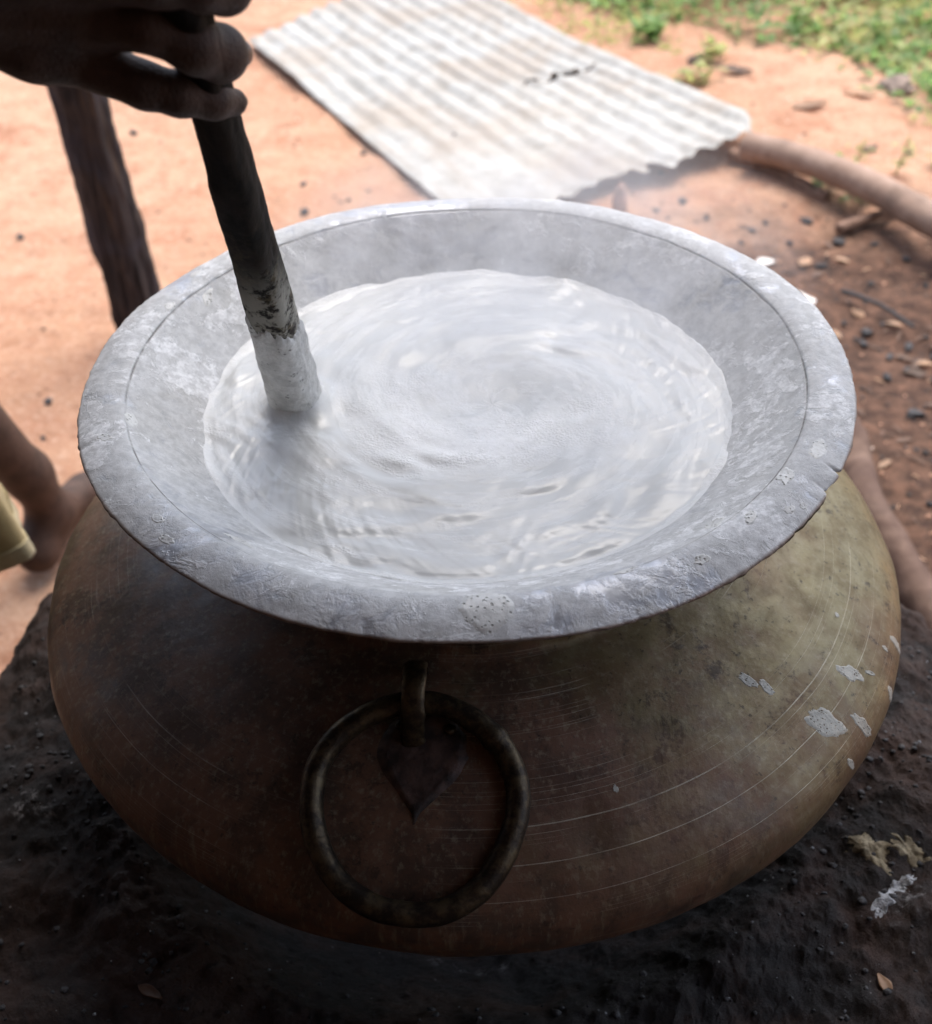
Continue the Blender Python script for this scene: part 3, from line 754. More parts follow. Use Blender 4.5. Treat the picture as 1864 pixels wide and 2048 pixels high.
# hand frame (cm), origin on the stick where the fingers wrap it
HO = np.array([-.12838, -.13243, 1.13164])
Hu = np.array([.97487, .20039, -.09730]); Hv = np.array([.02847, .32113, .94661]); Hw = np.array([.22093, -.92559, .30736])
def hp(x, y, w): return ((x - 380) / 35.8, -(y - 110) / 35.8, w)       # from a sketch grid of 35.8 units per cm
def fing(L): return [(*hp(x, y, w), r / 35.8) for x, y, w, r in L]
f = Field((-15, -6.5, -4.5), (4.2, 8.5, 7.5), .085)
SH = .70
def W(y, w): return w + SH * (-(y - 110) / 35.8)
palm = [
    fing([(-110, 35, W(35, .2), 66), (0, 52, W(60, .8), 58), (120, 95, W(95, 1.2), 52), (222, 122, W(122, 1.3), 48)]),
    fing([(-110, 10, W(30, .4), 64), (60, 20, W(30, 1.3), 62), (238, 62, W(70, 2.1), 48)]),
    fing([(-110, -20, W(0, .2), 60), (60, -30, W(-30, 1.3), 62), (245, -8, W(-8, 2.3), 50)]),
    fing([(-110, -40, W(-30, 0), 55), (60, -80, W(-80, 1.0), 60), (238, -85, W(-85, 2.0), 50)]),
    fing([(60, 30, W(30, .2), 55), (200, 20, W(20, .6), 50)]), fing([(60, -60, W(-60, .2), 55), (200, -60, W(-60, .6), 50)])]
for p in palm: f.chain(p, 1.0)
def finger(pts, k=.5):
    g = Field((-15, -6.5, -4.5), (4.2, 8.5, 7.5), .085); g.chain([(a, b, c + .2, d * 1.02) for a, b, c, d in fing(pts)], k); return g
for pts in ([(215, 124, W(122, 1.3), 46), (296, 158, W(158, 2.9), 37), (352, 172, W(176, 3.25), 35), (408, 182, W(187, 2.9), 31), (444, 187, W(192, 2.0), 24)],
            [(238, 58, W(66, 2.0), 46), (318, 67, W(82, 3.5), 38), (385, 95, W(96, 3.6), 43), (425, 106, W(108, 2.7), 44), (433, 109, W(110, 1.7), 40)],
            [(245, -10, W(-8, 2.3), 48), (335, -6, W(-2, 3.7), 45), (400, 0, W(2, 3.6), 44), (438, 4, W(4, 2.6), 43), (444, 6, W(6, 1.6), 38)],
            [(238, -85, W(-85, 2.0), 48), (325, -90, W(-88, 3.4), 44), (392, -86, W(-84, 3.2), 42), (425, -80, W(-80, 2.2), 40), (430, -78, W(-78, 1.2), 36)]):
    g = finger(pts); f.union(g, .10)
f.chain(fing([(120, -60, W(-60, 0), 50), (230, -100, W(-100, -1.2), 46), (330, -95, W(-95, -2.2), 40), (420, -60, W(-60, -2.6), 36), (455, -45, W(-45, -2.4), 28)]), .5)
Vh, Fh = f.mesh()
u_, v_, w_ = Vh.T
nz = .022 * fbm(u_ * 1.2, v_ * 1.2, w_ * 1.2, 3)
# knuckle creases on the far joints of the fingers
cre = .045 * np.exp(-(((u_ - hp(424, 0, 0)[0] + .12 * (v_ - .4)) / .055) ** 2)) * (v_ > -1.0) * (v_ < 1.5) + .02 * np.exp(-(((u_ - hp(410, 0, 0)[0] + .12 * (v_ - .4)) / .05) ** 2)) * (v_ > -.9) * (v_ < 1.6)
for xx in (300, 312, 324, 336):
    cre = cre + .022 * np.exp(-(((u_ - hp(xx, 0, 0)[0] + .10 * np.sin(v_ * 2 + xx)) / .045) ** 2)) * (v_ < 4)
for yy in (20, 62, -30):           # tendons over the back of the hand
    cre = cre - .07 * np.exp(-((v_ - hp(0, yy, 0)[1] - .03 * u_) / .22) ** 2) * np.clip((-3.5 - u_) / 1.5, 0, 1) * np.clip((u_ + 11) / 3, 0, 1)
cre = cre * np.clip((w_ - 1.2) / 1, 0, 1)
Wd = HO + .01 * (u_[:, None] * Hu + v_[:, None] * Hv + (w_ + nz - cre)[:, None] * Hw)
# rest of the figure, mostly outside the frame (metres, world)
def hw(u, v, w): return HO + .01 * (u * Hu + v * Hv + w * Hw)
wr = hw(-13.5, 2.6, .3)
person = empty('person', (-.78, .35, 0), 'barefoot person in mustard khaki wrap standing left of pot, one fist gripping the stirring stick', 'person')
B = Field((-1.30, -.42, -.02), (-.30, 1.10, 1.85), .0085)
EL = (-.545, -.205, 1.165); SHR = (-.66, .02, 1.40); SHL = (-.98, .26, 1.40)
B.chain([(-.82, .26, .92, .135), (-.80, .22, 1.08, .120), (-.80, .16, 1.25, .135), (-.80, .14, 1.36, .10)], .05)
B.chain([(*SHR, .058), (-.80, .14, 1.38, .075), (*SHL, .058)], .06)
B.chain([(-.79, .13, 1.42, .055), (-.765, .11, 1.50, .052)], .04)
B.chain([(-.755, .10, 1.60, .088), (-.75, .10, 1.645, .092)], .03)
B.chain([(-.735, .085, 1.555, .058), (-.725, .075, 1.54, .045)], .03)
B.chain([(-.682, .045, 1.605, .012), (-.668, .035, 1.583, .015)], .015)      # nose
B.chain([(-.81, .035, 1.585, .012), (-.812, .032, 1.615, .016)], .008); B.chain([(-.70, .17, 1.585, .012), (-.698, .173, 1.615, .016)], .008)
B.chain([(*SHR, .056), (*EL, .044)], .03)
B.chain([(*EL, .044), (EL[0] * .6 + wr[0] * .4, EL[1] * .6 + wr[1] * .4, EL[2] * .6 + wr[2] * .4, .041), (*wr, .022)], .02)
B.chain([(*SHL, .056), (-1.05, .34, 1.12, .044), (-.96, .44, .93, .032), (-.93, .46, .86, .034), (-.92, .465, .80, .022)], .03)
B.chain([(-.84, .32, .90, .105), (-.79, .60, .50, .058), (-.775, .66, .40, .056), (-.735, .745, .18, .036), (-.728, .765, .085, .034)], .03)
B.chain([(-.728, .765, .085, .034), (-.752, .712, .036, .034)], .02); B.chain([(-.728, .77, .07, .034), (-.705, .87, .038, .030), (-.695, .925, .024, .022)], .02)
B.chain([(-.745, .72, .028, .030), (-.72, .91, .022, .020)], .02)
for i in range(5): B.chain([(-.668 - .017 * i, .925 - .006 * i, .020, .012), (-.662 - .018 * i, .968 - .010 * i, .013, .010 if i else .013)], .006)
B.chain([(-.80, .18, .90, .105), (-.86, .16, .48, .060), (-.90, .12, .38, .056), (-.93, .09, .10, .034)], .03)
B.chain([(-.93, .09, .085, .034), (-.935, .04, .036, .034)], .02); B.chain([(-.93, .09, .07, .034), (-.91, .19, .038, .030), (-.90, .245, .024, .024)], .02)
for i in range(5): B.chain([(-.872 - .017 * i, .245 - .006 * i, .020, .012), (-.868 - .018 * i, .286 - .010 * i, .013, .010 if i else .013)], .006)
Vb, Fb = B.mesh()
V = np.vstack([Wd, Vb]); F = np.vstack([Fh, Fb + len(Wd)])
mesh('body', V, F, SKIN, person)
# nails
def nail(x, y, w, rx, ry, n, up):
    c = hw(*hp(x, y, W(y, w))); n = np.array(n, float); n = n[0] * Hu + n[1] * Hv + n[2] * Hw; n /= np.linalg.norm(n)
    up = up[0] * Hu + up[1] * Hv + up[2] * Hw; a = np.cross(up, n); a /= np.linalg.norm(a); b = np.cross(n, a)
    ph = np.linspace(0, 2 * np.pi, 36, endpoint=False)[:, None]; u = np.linspace(0, 1, 9)[None]
    ex = np.sign(np.cos(ph)) * np.abs(np.cos(ph)) ** .75; ey = np.sign(np.sin(ph)) * np.abs(np.sin(ph)) ** .75
    A_, B_ = rx * .01 * u * ex, ry * .01 * u * ey
    h_ = -.35 * (A_ / (rx * .01)) ** 2 * rx * .01 - .0006 * (u > .97)
    V = c + A_[..., None] * a + B_[..., None] * b + h_[..., None] * n
    mesh('fingernail', V, gridf(36, 9, True, False), NAIL, person)
nail(463, 188, 2.45, .36, .42, (.85, -.1, .55), (.3, .1, -1))
nail(470, 104, 2.75, .62, .62, (.80, .12, .62), (.4, 0, -1))
nail(478, 2, 2.7, .58, .58, (.80, .15, .6), (.4, 0, -1))
# clothes: shirt from the same field, swollen, and a wrap with folds
S_ = Field((-1.30, -.42, .80), (-.38, .70, 1.50), .011)
S_.chain([(-.82, .26, .92, .155), (-.80, .22, 1.08, .142), (-.80, .16, 1.25, .152), (-.80, .14, 1.36, .115)], .05)
S_.chain([(*SHR, .074), (-.80, .14, 1.38, .088), (*SHL, .074)], .06)
S_.chain([(*SHR, .074), (SHR[0] * .1 + EL[0] * .9, SHR[1] * .1 + EL[1] * .9, SHR[2] * .1 + EL[2] * .9, .062)], .03)
S_.chain([(*SHL, .072), (-1.04, .33, 1.15, .060)], .03)
Vs, Fs = S_.mesh()
Vs = Vs + .006 * fbm(Vs[:, 0] * 12, Vs[:, 1] * 12, Vs[:, 2] * 5, 3)[:, None] * np.array([.6, -.6, .2])
mesh('shirt', Vs, Fs, SHIRT, person)
def wrap():
    nt, nz = 260, 90
    th = np.linspace(0, 2 * np.pi, nt, endpoint=False)[:, None]; v = np.linspace(0, 1, nz)[None]
    hem = .355 + .30 * np.clip(np.sin(th - .15), 0, 1) ** 1.6
    z = hem * (1 - v) + .97 * v
    k = (z - .26) / .71
    cx = -.765 - .02 * k; cy = .355 - .09 * k
    rx = .185 - .025 * k; ry = .205 - .045 * k
    fold = (.014 * np.sin(9 * th + 2 * k) + .009 * np.sin(17 * th + 1) + .006 * fbm(np.cos(th) * 5, np.sin(th) * 5, z * 6, 3)) * (1.15 - .8 * k)
    V = np.stack([cx + (rx + fold) * np.cos(th), cy + (ry + fold) * np.sin(th), z + 0 * th], -1)
    o = mesh('wrap_skirt', V, gridf(nt, nz, True, False), KHAKI, person)
    md = o.modifiers.new('thickness', 'SOLIDIFY'); md.thickness = .003; md.offset = 1
    # hem band
    zz = np.linspace(-.001, .028, 8)[None]
    z = hem + zz; k = (z - .26) / .71
    cx = -.765 - .02 * k; cy = .355 - .09 * k; rx = .185 - .025 * k; ry = .205 - .045 * k
    fold = (.014 * np.sin(9 * th + 2 * k) + .009 * np.sin(17 * th + 1) + .006 * fbm(np.cos(th) * 5, np.sin(th) * 5, z * 6, 3)) * (1.15 - .8 * k)
    e = .0045 + .0008 * np.sin(th * 90)
    V = np.stack([cx + (rx + fold + e) * np.cos(th), cy + (ry + fold + e) * np.sin(th), z + 0 * th], -1)
    h_ = mesh('hem', V, gridf(nt, 8, True, False), HEMC, o)
    h_.parent = o
    md = h_.modifiers.new('thickness', 'SOLIDIFY'); md.thickness = .002; md.offset = 0
wrap()
bm = bmesh.new(); bmesh.ops.create_icosphere(bm, subdivisions=5, radius=.1)
V = np.array([v.co[:] for v in bm.verts]); F = [[v.index for v in f_.verts] for f_ in bm.faces]; bm.free()
V = V * (1.0 + .05 * fbm(V[:, 0] * 60, V[:, 1] * 60, V[:, 2] * 60, 3))[:, None] + [-.768, .115, 1.652]
mesh('hair', V, F, HAIR, person)

# ================================================================ post
pts = [(-.735, 1.47, -.05), (-.742, 1.465, .5), (-.752, 1.38, 1.1), (-.77, 1.10, 1.7), (-.775, .85, 2.24)]
P = path(pts, 260)
rr = .052 + .003 * np.sin(np.linspace(0, 9, 260)) - .004 * np.linspace(0, 1, 260)
V, F = tube(P, rr, 90, .93, .0120, 60, True, (0, 1, 0), 10)
o = mesh('wooden_post', V, F, BARK)
tag(o, 'dark rough barked wooden post standing on the earth behind the left of the pot', 'post')

# ================================================================ poles, sticks
def pole(name, pts, r0, r1, mat, label, cat, n=70, seg=20, nz=.004, group=None):
    P = path(pts, n); V, F = tube(P, np.linspace(r0, r1, n), seg, 1, nz, 25)
    o = mesh(name, V, F, mat); tag(o, label, cat, group); return o
pole('wooden_pole', [(.745, 2.215, .075), (.886, 2.071, .085), (.998, 1.913, .085), (1.09, 1.748, .08), (1.35, 1.30, .08)], .036, .040, LOG1, 'thick pale peeled pole running right from the corner of the zinc sheet', 'pole', nz=.003)
pole('wooden_pole', [(.66, 1.15, .04), (.690, .96, .06), (.680, .86, .055), (.672, .74, .06), (.69, .62, .05), (.705, .52, .04), (.74, .30, .04)], 0.025, .031, LOG2, 'reddish brown crooked pole lying on the earth close behind the right flank of the pot', 'pole', nz=.006)
pole('wooden_pole', [(.72, 2.27, .03), (.82, 2.16, .025), (.92, 2.00, .02)], .018, .014, TWIG, 'thin grey stick lying in the shade under the pale peeled pole', 'stick', nz=.004)
pole('firewood_stick', [(.90, 1.83, .02), (.99, 1.87, .028), (1.07, 1.915, .022)], .014, .011, TWIG, 'short reddish firewood stick on charcoal strewn earth under the pale pole', 'stick', nz=.003, n=30, seg=12)
pole('firewood_stick', [(.84, 1.55, .012), (.90, 1.47, .02), (.95, 1.38, .015)], .006, .004, CHAR, 'thin charred twig beside the black charcoal heap', 'stick', nz=.002, n=20, seg=8)

# ================================================================ corrugated sheet
def zinc():
    org = np.array([-.745, 3.33]); ax = np.array([.63, -1.215]); ax /= np.linalg.norm(ax); ac = np.array([.893, .45]); ac /= np.linalg.norm(ac)
    Wd_, Ln = .955, 1.62
    nu, nv = 340, 260
    u = np.linspace(0, Wd_, nu)[:, None]; v01 = np.linspace(0, 1, nv)[None]
    # both short ends are torn; the far end runs on further at the right
    far = -.52 * (u / Wd_) + .02 * fbm(u * 9, 0, 1, 3) - .03
    ncut = Ln - .12 * np.clip((u - .88) / .07, 0, 1) + .035 * fbm(u * 7, 0, 5, 4) + .010 * fbm(u * 40, 2, 5, 2) + .06 * (u < .1)
    v = far + (ncut - far) * v01
    vv = v + 0 * u
    flat = np.clip((vv - .75) / .5, 0, 1) * np.clip(1.15 - u / .75, 0, 1)       # trodden flatter towards the near left
    amp = .0072 * (1 - .72 * flat) * (1 - .35 * np.clip(.35 - u, 0, 1) / .35)
    z = amp * np.sin(2 * np.pi * u / .076) + .010 * fbm(u * 3, vv * 3, 2, 3) + .004 * fbm(u * 12, vv * 12, 2, 3)
    z = z + .022 + .060 * np.clip((vv - .6) / 1.1, 0, 1) * np.clip(u / .95, 0, 1) + .006 * (vv > 1.6) + .02 * np.clip(u - .93, 0, 1) / .09
    x = org[0] + ac[0] * u + ax[0] * vv; y = org[1] + ac[1] * u + ax[1] * vv
    xx = x + .006 * fbm(u * 20, vv * 9, 3, 2) * (u > Wd_ - .02)
    V = np.stack([xx, y + 0 * u, z], -1)
    # a tear: faces removed along a ragged notch
    Q = gridf(nu, nv); i, j = Q[:, 0] // nv, Q[:, 0] % nv
    uu = u[i, 0]; wv = vv[i, j]
    line = .86 + .035 * fbm(uu * 22, 0, 9, 3) - .35 * np.clip(uu - .80, 0, .1)
    hole = (np.abs(wv - line) < .016 * np.clip(1.2 - np.abs(uu - .73) / .15 + .9 * fbm(uu * 30, 3, 3, 2), 0, 1) + .003) & (np.abs(uu - .73) < .15)
    chips = ((wv > 1.62 + .05 * fbm(uu * 30, 1, 2, 3)) & (vn(uu * 26, wv * 20, 3) > .42)) & (uu > .5)
    Q = Q[~(hole | chips)]
    for hu_, hv_ in ((.10, .2), (.34, .22), (.57, .2), (.80, .22), (.22, 1.1), (.5, 1.15), (.72, 1.3)):
        Q = Q[((u[Q[:, 0] // nv, 0] - hu_) ** 2 + (vv[Q[:, 0] // nv, Q[:, 0] % nv] - hv_) ** 2) > .006 ** 2]
    o = mesh('sheet_panel', V, Q, ZINC)
    md = o.modifiers.new('thickness', 'SOLIDIFY'); md.thickness = .0012
    return o
o = zinc(); o.name = 'corrugated_sheet'
tag(o, 'torn whitish corrugated zinc sheet lying on the sunlit earth behind the pot', 'metal sheet')
# small block under the sheet's near end
def lump(name, loc, size, mat, seed, flat=.6, sub=2, ang=1.0):
    bm = bmesh.new(); bmesh.ops.create_icosphere(bm, subdivisions=sub, radius=1)
    V = np.array([v.co[:] for v in bm.verts]); F = [[v.index for v in f_.verts] for f_ in bm.faces]; bm.free()
    V = V * (1 + .75 * ang * fbm(V[:, 0] * 1.9 + seed * 3.1, V[:, 1] * 1.9, V[:, 2] * 1.9 + seed, 2))[:, None]
    V = V * np.array(size) ; a = seed * 2.4; V = np.stack([V[:, 0] * math.cos(a) - V[:, 1] * math.sin(a), V[:, 0] * math.sin(a) + V[:, 1] * math.cos(a), V[:, 2] * flat], -1)
    return mesh(name, V + np.array(loc), F, mat, smooth=False)
o = lump('brick_piece', (.385, 1.995, .03), (.022, .018, .045), plain('faded brick', (.42, .24, .17), .9, .25, 30, .003), 2.2, 1, 2, .4)
tag(o, 'pale broken brick piece propped at the near edge of the zinc sheet', 'brick')
o = lump('grey_stone', (1.33, 2.78, .01), (.06, .045, .035), ROCK, 3.3); tag(o, 'grey brown stone at the foot of the right hand weeds', 'stone')

# white flat chip beyond the rim and other litter
def flatpoly(name, P, z, mat, label, cat, thick=.004, tilt=.0, group=None):
    P = np.array(P, float); n = len(P); c = P.mean(0)
    top = np.column_stack([P, z + thick + tilt * (P[:, 0] - c[0])]); bot = np.column_stack([P, z + tilt * (P[:, 0] - c[0])])
    F = [list(range(n)), list(range(2 * n - 1, n - 1, -1))] + [[i + n, (i + 1) % n + n, (i + 1) % n, i] for i in range(n)]
    o = mesh(name, np.vstack([top, bot]), F, mat, smooth=False); tag(o, label, cat, group); return o
flatpoly('tile_shard', [(.67, 1.54), (.715, 1.57), (.765, 1.49), (.735, 1.45)], .012, PAPER, 'white flat shard on the earth just beyond the right of the rim', 'shard', .008, .1)

def leaf(name, loc, L, Wd_, ang, mat, label, cat='dry leaf', curl=.3, group=None, seed=0):
    nu, nv = 12, 7
    u = np.linspace(0, 1, nu)[:, None]; v = np.linspace(-1, 1, nv)[None]
    wd = Wd_ * np.sin(np.pi * u ** .8) * .5 + .0006
    x = (u - .5) * L; y = v * wd; z = curl * (v ** 2) * wd + curl * .5 * L * (u - .5) ** 2 + .08 * L * fbm(u * 3 + seed, v * 1.5, seed, 2)
    x = x + 0 * v; z = z - z.min() + .001
    c, s = math.cos(ang), math.sin(ang)
    V = np.stack([x * c - y * s + loc[0], x * s + y * c + loc[1], z + loc[2]], -1)
    o = mesh(name, V, gridf(nu, nv), mat); tag(o, label, cat, group)
    md = o.modifiers.new('t', 'SOLIDIFY'); md.thickness = .0006
    return o
def hz(x, y):
    """hearth surface height by ray"""
    ok, loc, n, i = h.ray_cast(Vector((x, y, 1.2)), Vector((0, 0, -1))); return loc.z if ok else .5
bpy.context.view_layer.update()
leaf('dry_leaf', (-.244, -.305, hz(-.244, -.305)), .022, .007, -.5, DRYD, 'small brown dry leaf on the black hearth at the near left', seed=1)
leaf('dry_leaf', (.299, -.303, hz(.299, -.303)), .016, .008, 1.9, DRY, 'tiny orange leaf scrap on the black hearth at the near right', seed=2)
# beige food crusts on the hearth
CRUST = Mat('dried cooked crust', .8, 0, .3)
CRUST.col(CRUST.mix(CRUST.ramp(CRUST.noise(60, 5, .7), .35, .65), (.12, .095, .06), (.34, .29, .20))); CRUST.bump(CRUST.noise(120, 6, .75), .004, .9); CRUST = CRUST.m
ASH = plain('grey ash', (.33, .34, .36), .9, .5, 90, .004)
def crust(x, y, a, b, rot, mat, label, seed, name='food_crust', cat='food scrap'):
    ns, nr = 60, 16
    ph = np.linspace(0, 2 * np.pi, ns, endpoint=False)[:, None]; u = np.linspace(0, 1, nr)[None]
    rd = 1 + .95 * fbm(np.cos(ph) * 2.6 + seed, np.sin(ph) * 2.6, seed, 5, .6)
    X_, Y_ = a * rd * u * np.cos(ph), b * rd * u * np.sin(ph)
    c, s = math.cos(rot), math.sin(rot); px, py = x + X_ * c - Y_ * s, y + X_ * s + Y_ * c
    V = np.zeros((ns, nr, 3))
    for i in range(ns):
        for j in range(nr):
            V[i, j] = (px[i, j], py[i, j], hz(px[i, j], py[i, j]))
    V[..., 2] += (.0016 * (1 - u ** 4) - .0006) + .0018 * fbm(px * 160, py * 160, seed, 3) * (1 - u ** 6)
    o = mesh(name, V, orient(V, gridf(ns, nr, True, False), True), mat); tag(o, label, cat)
crust(.318, -.190, .024, .011, -.9, CRUST, 'beige flaky food crust stuck on the hearth right of the pot', 1)
crust(.350, -.196, .016, .008, -.7, CRUST, 'smaller yellowish food crust beside the beige one at the right edge', 2)
crust(.337, -.222, .014, .006, .4, ASH, 'pale grey ash smear below the beige crust on the hearth', 3, 'ash_smear', 'ash')
crust(.318, -.237, .017, .007, .9, ASH, 'grey white ash patch furthest down the right of the hearth', 4, 'ash_smear', 'ash')

r_ = np.random.default_rng(8); bm = bmesh.new(); bmesh.ops.create_icosphere(bm, subdivisions=1, radius=1)
V0 = np.array([v.co[:] for v in bm.verts]); F0 = np.array([[v.index for v in f_.verts] for f_ in bm.faces]); bm.free()
for nm_, cnt, mt, s0, s1, lb, ct in (('cinders', 2600, CHAR, .0008, .0045, 'loose black cinders lying on the hearth', 'cinders'), ('ash_crumbs', 420, ASH, .0005, .0022, 'pale ash crumbs sprinkled on the hearth', 'ash')):
    VV = []
    for k in range(cnt):
        th_ = r_.uniform(0, 2 * np.pi); rr_ = r_.uniform(.30, .80)
        if rr_ > float(HR(th_)) - .02: rr_ = r_.uniform(.3, .45)
        x_, y_ = rr_ * math.cos(th_), rr_ * math.sin(th_); sz = s0 + (s1 - s0) * r_.random() ** 3
        VV.append(V0 * (sz * r_.uniform(.6, 1.2, (len(V0), 1))) * [1, r_.uniform(.5, 1), r_.uniform(.4, .8)] + [x_, y_, hz(x_, y_) + sz * .2])
    F_ = (F0[None] + (np.arange(cnt) * len(V0))[:, None, None]).reshape(-1, 3)
    tag(mesh(nm_, np.vstack(VV), F_, mt, smooth=False), lb, ct, None, 'stuff')
# ---- charcoal: the larger pieces one by one, the crumbs as stuff
cl = 'small black charcoal lump scattered on the orange earth round the pot'
def on(x, y): return gz(x, y)
base_ch = None
spots = [(-.36, 2.13), (-.32, 2.10), (-.27, 2.16), (-.43, 2.03), (-.45, 2.20), (-.30, 2.40), (-.62, 1.95), (-.40, 1.92), (-.50, 1.45), (-.88, 1.22), (-.86, 1.10), (.55, 2.02), (.60, 1.93), (.70, 1.86), (.74, 1.90), (.66, 1.80), (.62, 1.72), (.78, 1.80),
         (.84, 1.90), (.90, 1.80), (.98, 1.78), (1.04, 1.72), (.75, 1.66), (.83, 1.70), (.70, 1.55), (.93, 1.62), (1.05, 1.60), (1.10, 1.66), (.88, 1.30), (.93, 1.34), (.90, 1.25), (.97, 1.30), (.85, 1.22), (1.0, 1.25), (.95, 1.20), (1.03, 1.36), (1.02, 1.15),
         (.78, 1.15), (.86, 1.08), (.98, 1.05), (.84, .95), (.90, .88), (.80, .80), (.88, .72), (1.22, 2.30), (.52, 2.20), (.48, 1.98), (1.0, .98), (.80, 1.35), (.72, 1.32), (.82, 1.44), (.86, 1.40), (.90, 1.43), (.93, 1.40), (.84, 1.36), (.95, 1.45), (.80, 1.40), (.98, 1.38), (-1.15, 1.95), (-1.0, 2.6), (-.2, 2.5)]
for i, (x, y) in enumerate(spots):
    s = random.uniform(.005, .014) * (1.25 if x > .8 else 1)
    o = lump('charcoal_lump', (x, y, on(x, y) + s * .35), (s, s * random.uniform(.55, .9), s * .8), CHAR, i * 1.37, .75, 1, 1.2)
    tag(o, cl, 'charcoal', 'charcoal lumps scattered on the earth')
def scatter(name, n, box, smin_, smax_, mat, label, cat, dens=None, seed=1):
    r = np.random.default_rng(seed); bm = bmesh.new(); bmesh.ops.create_icosphere(bm, subdivisions=1, radius=1)
    V0 = np.array([v.co[:] for v in bm.verts]); F0 = np.array([[v.index for v in f_.verts] for f_ in bm.faces]); bm.free()
    xs = r.uniform(box[0], box[1], n * 4); ys = r.uniform(box[2], box[3], n * 4)
    if dens is not None: k = r.random(n * 4) < dens(xs, ys); xs, ys = xs[k], ys[k]
    xs, ys = xs[:n], ys[:n]; n = len(xs); zs = gh(xs, ys)
    s = smin_ + (smax_ - smin_) * r.random(n) ** 3
    V = V0[None] * (s[:, None, None] * r.uniform(.6, 1.1, (n, len(V0), 1))) * np.stack([np.ones(n), r.uniform(.5, 1, n), r.uniform(.35, .7, n)], -1)[:, None]
    V = V + np.stack([xs, ys, zs + s * .2], -1)[:, None]
    F = (F0[None] + (np.arange(n) * len(V0))[:, None, None]).reshape(-1, 3)
    o = mesh(name, V.reshape(-1, 3), F, mat, smooth=False); tag(o, label, cat, None, 'stuff'); return o
near = lambda x, y: np.clip(1.1 - np.hypot(x - .95, y - 1.2) / 1.1, .05, 1)
scatter('charcoal_crumbs', 3200, (-1.6, 2.0, .3, 3.2), .0015, .0075, CHAR, 'fine black charcoal crumbs strewn over the earth', 'charcoal crumbs', near, 1)
scatter('gravel', 9000, (-2.2, 2.4, .2, 4.6), .0012, .0065, plain('earth crumbs', (.47, .27, .18), .9, .35, 20, .001), 'small crumbs of reddish grit on the earth', 'grit', None, 2)
scatter('pale_grit', 420, (-2.0, 2.0, .3, 3.4), .002, .007, plain('pale grit', (.68, .56, .46), .8, .2, 20, .001), 'pale chips of grit on the earth', 'grit', None, 3)

# dry leaves lying about
LV = [(.90, 1.02, .055, .022, .6, DRYD, 'dark curled dead leaf beside the crooked pole'), (.98, .93, .06, .02, 2.2, DRY, 'pale brown dead leaf on dark ashes right of the crooked pole'),
      (1.02, 1.10, .05, .02, 1.2, DRY, 'narrow tan leaf on dark ashes at the right edge'), (.87, .80, .05, .02, 1.9, DRYD, 'dark leaf scrap lowest beside the crooked pole'),
      (.92, .70, .045, .02, .4, DRY, 'tan leaf scrap furthest down the ashes at right'), (.80, 1.72, .05, .03, .9, DRY, 'pale leaf near the charcoal strewn patch'),
      (.70, 1.70, .05, .03, .2, PAPER, 'whitish scrap among the charcoal behind the rim'), (1.02, 2.62, .12, .05, .3, DRY, 'wide dry leaf on the sand below the grass'),
      (.86, 2.92, .10, .05, -.3, DRYD, 'reddish brown leaf at the foot of the grass'), (.75, 3.05, .09, .04, .9, DRYD, 'dark leaf by the sprouting tuft near the sheet'),
      (1.20, 2.72, .10, .04, -.5, DRY, 'long dry leaf on the sand near the grey stone'), (1.12, 2.32, .06, .03, .7, DRYD, 'small dark leaf alone on the pale sand'),
      (1.0, 1.33, .06, .025, .1, DRYD, 'blackened leaf on the charcoal heap'), (-.66, 1.62, .03, .015, .1, PAPER, 'pale fleck of straw near the post foot'), (.86, 1.48, .04, .02, 2, DRY, 'tiny tan leaf above the charcoal heap'),
      (1.05, .86, .05, .022, 1.0, DRY, 'curled tan leaf at far right of the ashes'), (.95, 1.15, .05, .02, 2.6, DRYD, 'dark leaf sliver below the charcoal heap')]
for i, (x, y, L, Wd_, a, mt, lb) in enumerate(LV): leaf('dry_leaf', (x, y, on(x, y) + .002), L, Wd_, a, mt, lb, seed=i * 1.9)

def litter(name, n, box, L0, L1, mat, label, seed, dens):
    r = np.random.default_rng(seed); x = r.uniform(box[0], box[1], n * 5); y = r.uniform(box[2], box[3], n * 5)
    k = r.random(n * 5) < dens(x, y); x, y = x[k][:n], y[k][:n]; n = len(x); L = r.uniform(L0, L1, n)
    o = leaves_mesh(np.stack([x, y, gh(x, y) + .003], -1), L, L * r.uniform(.12, .4, n), r.uniform(0, 6.28, n), r.uniform(-.05, .25, n), name, mat)
    tag(o, label, 'litter', None, 'stuff')
right = lambda x, y: np.clip(1.15 - np.hypot(x - 1.05, (y - .85) * .75) / .8, .03, 1)
# ================================================================ greenery
def leaves_mesh(P, L, Wd_, yaw, pitch, name, mat, parent=None):
    """many simple folded leaves; P (n,3) base points"""
    n = len(P)
    t = np.array([[0, 0, 0], [.35, .5, .06], [.35, -.5, .06], [.75, .42, .05], [.75, -.42, .05], [1, 0, -.05], [.5, 0, -.03]])
    F0 = np.array([[0, 1, 6], [0, 6, 2], [1, 3, 6], [6, 4, 2], [3, 5, 6], [6, 5, 4]])
    V = np.repeat(t[None], n, 0) * np.stack([L, Wd_, L], -1)[:, None]
    cp, sp = np.cos(pitch)[:, None], np.sin(pitch)[:, None]; cy, sy = np.cos(yaw)[:, None], np.sin(yaw)[:, None]
    x, y, z = V[..., 0], V[..., 1], V[..., 2]
    x, z = x * cp - z * sp, x * sp + z * cp
    x, y = x * cy - y * sy, x * sy + y * cy
    V = np.stack([x, y, z], -1) + P[:, None]
    F = (F0[None] + (np.arange(n) * 7)[:, None, None]).reshape(-1, 3)
    return mesh(name, V.reshape(-1, 3), F, mat, parent)
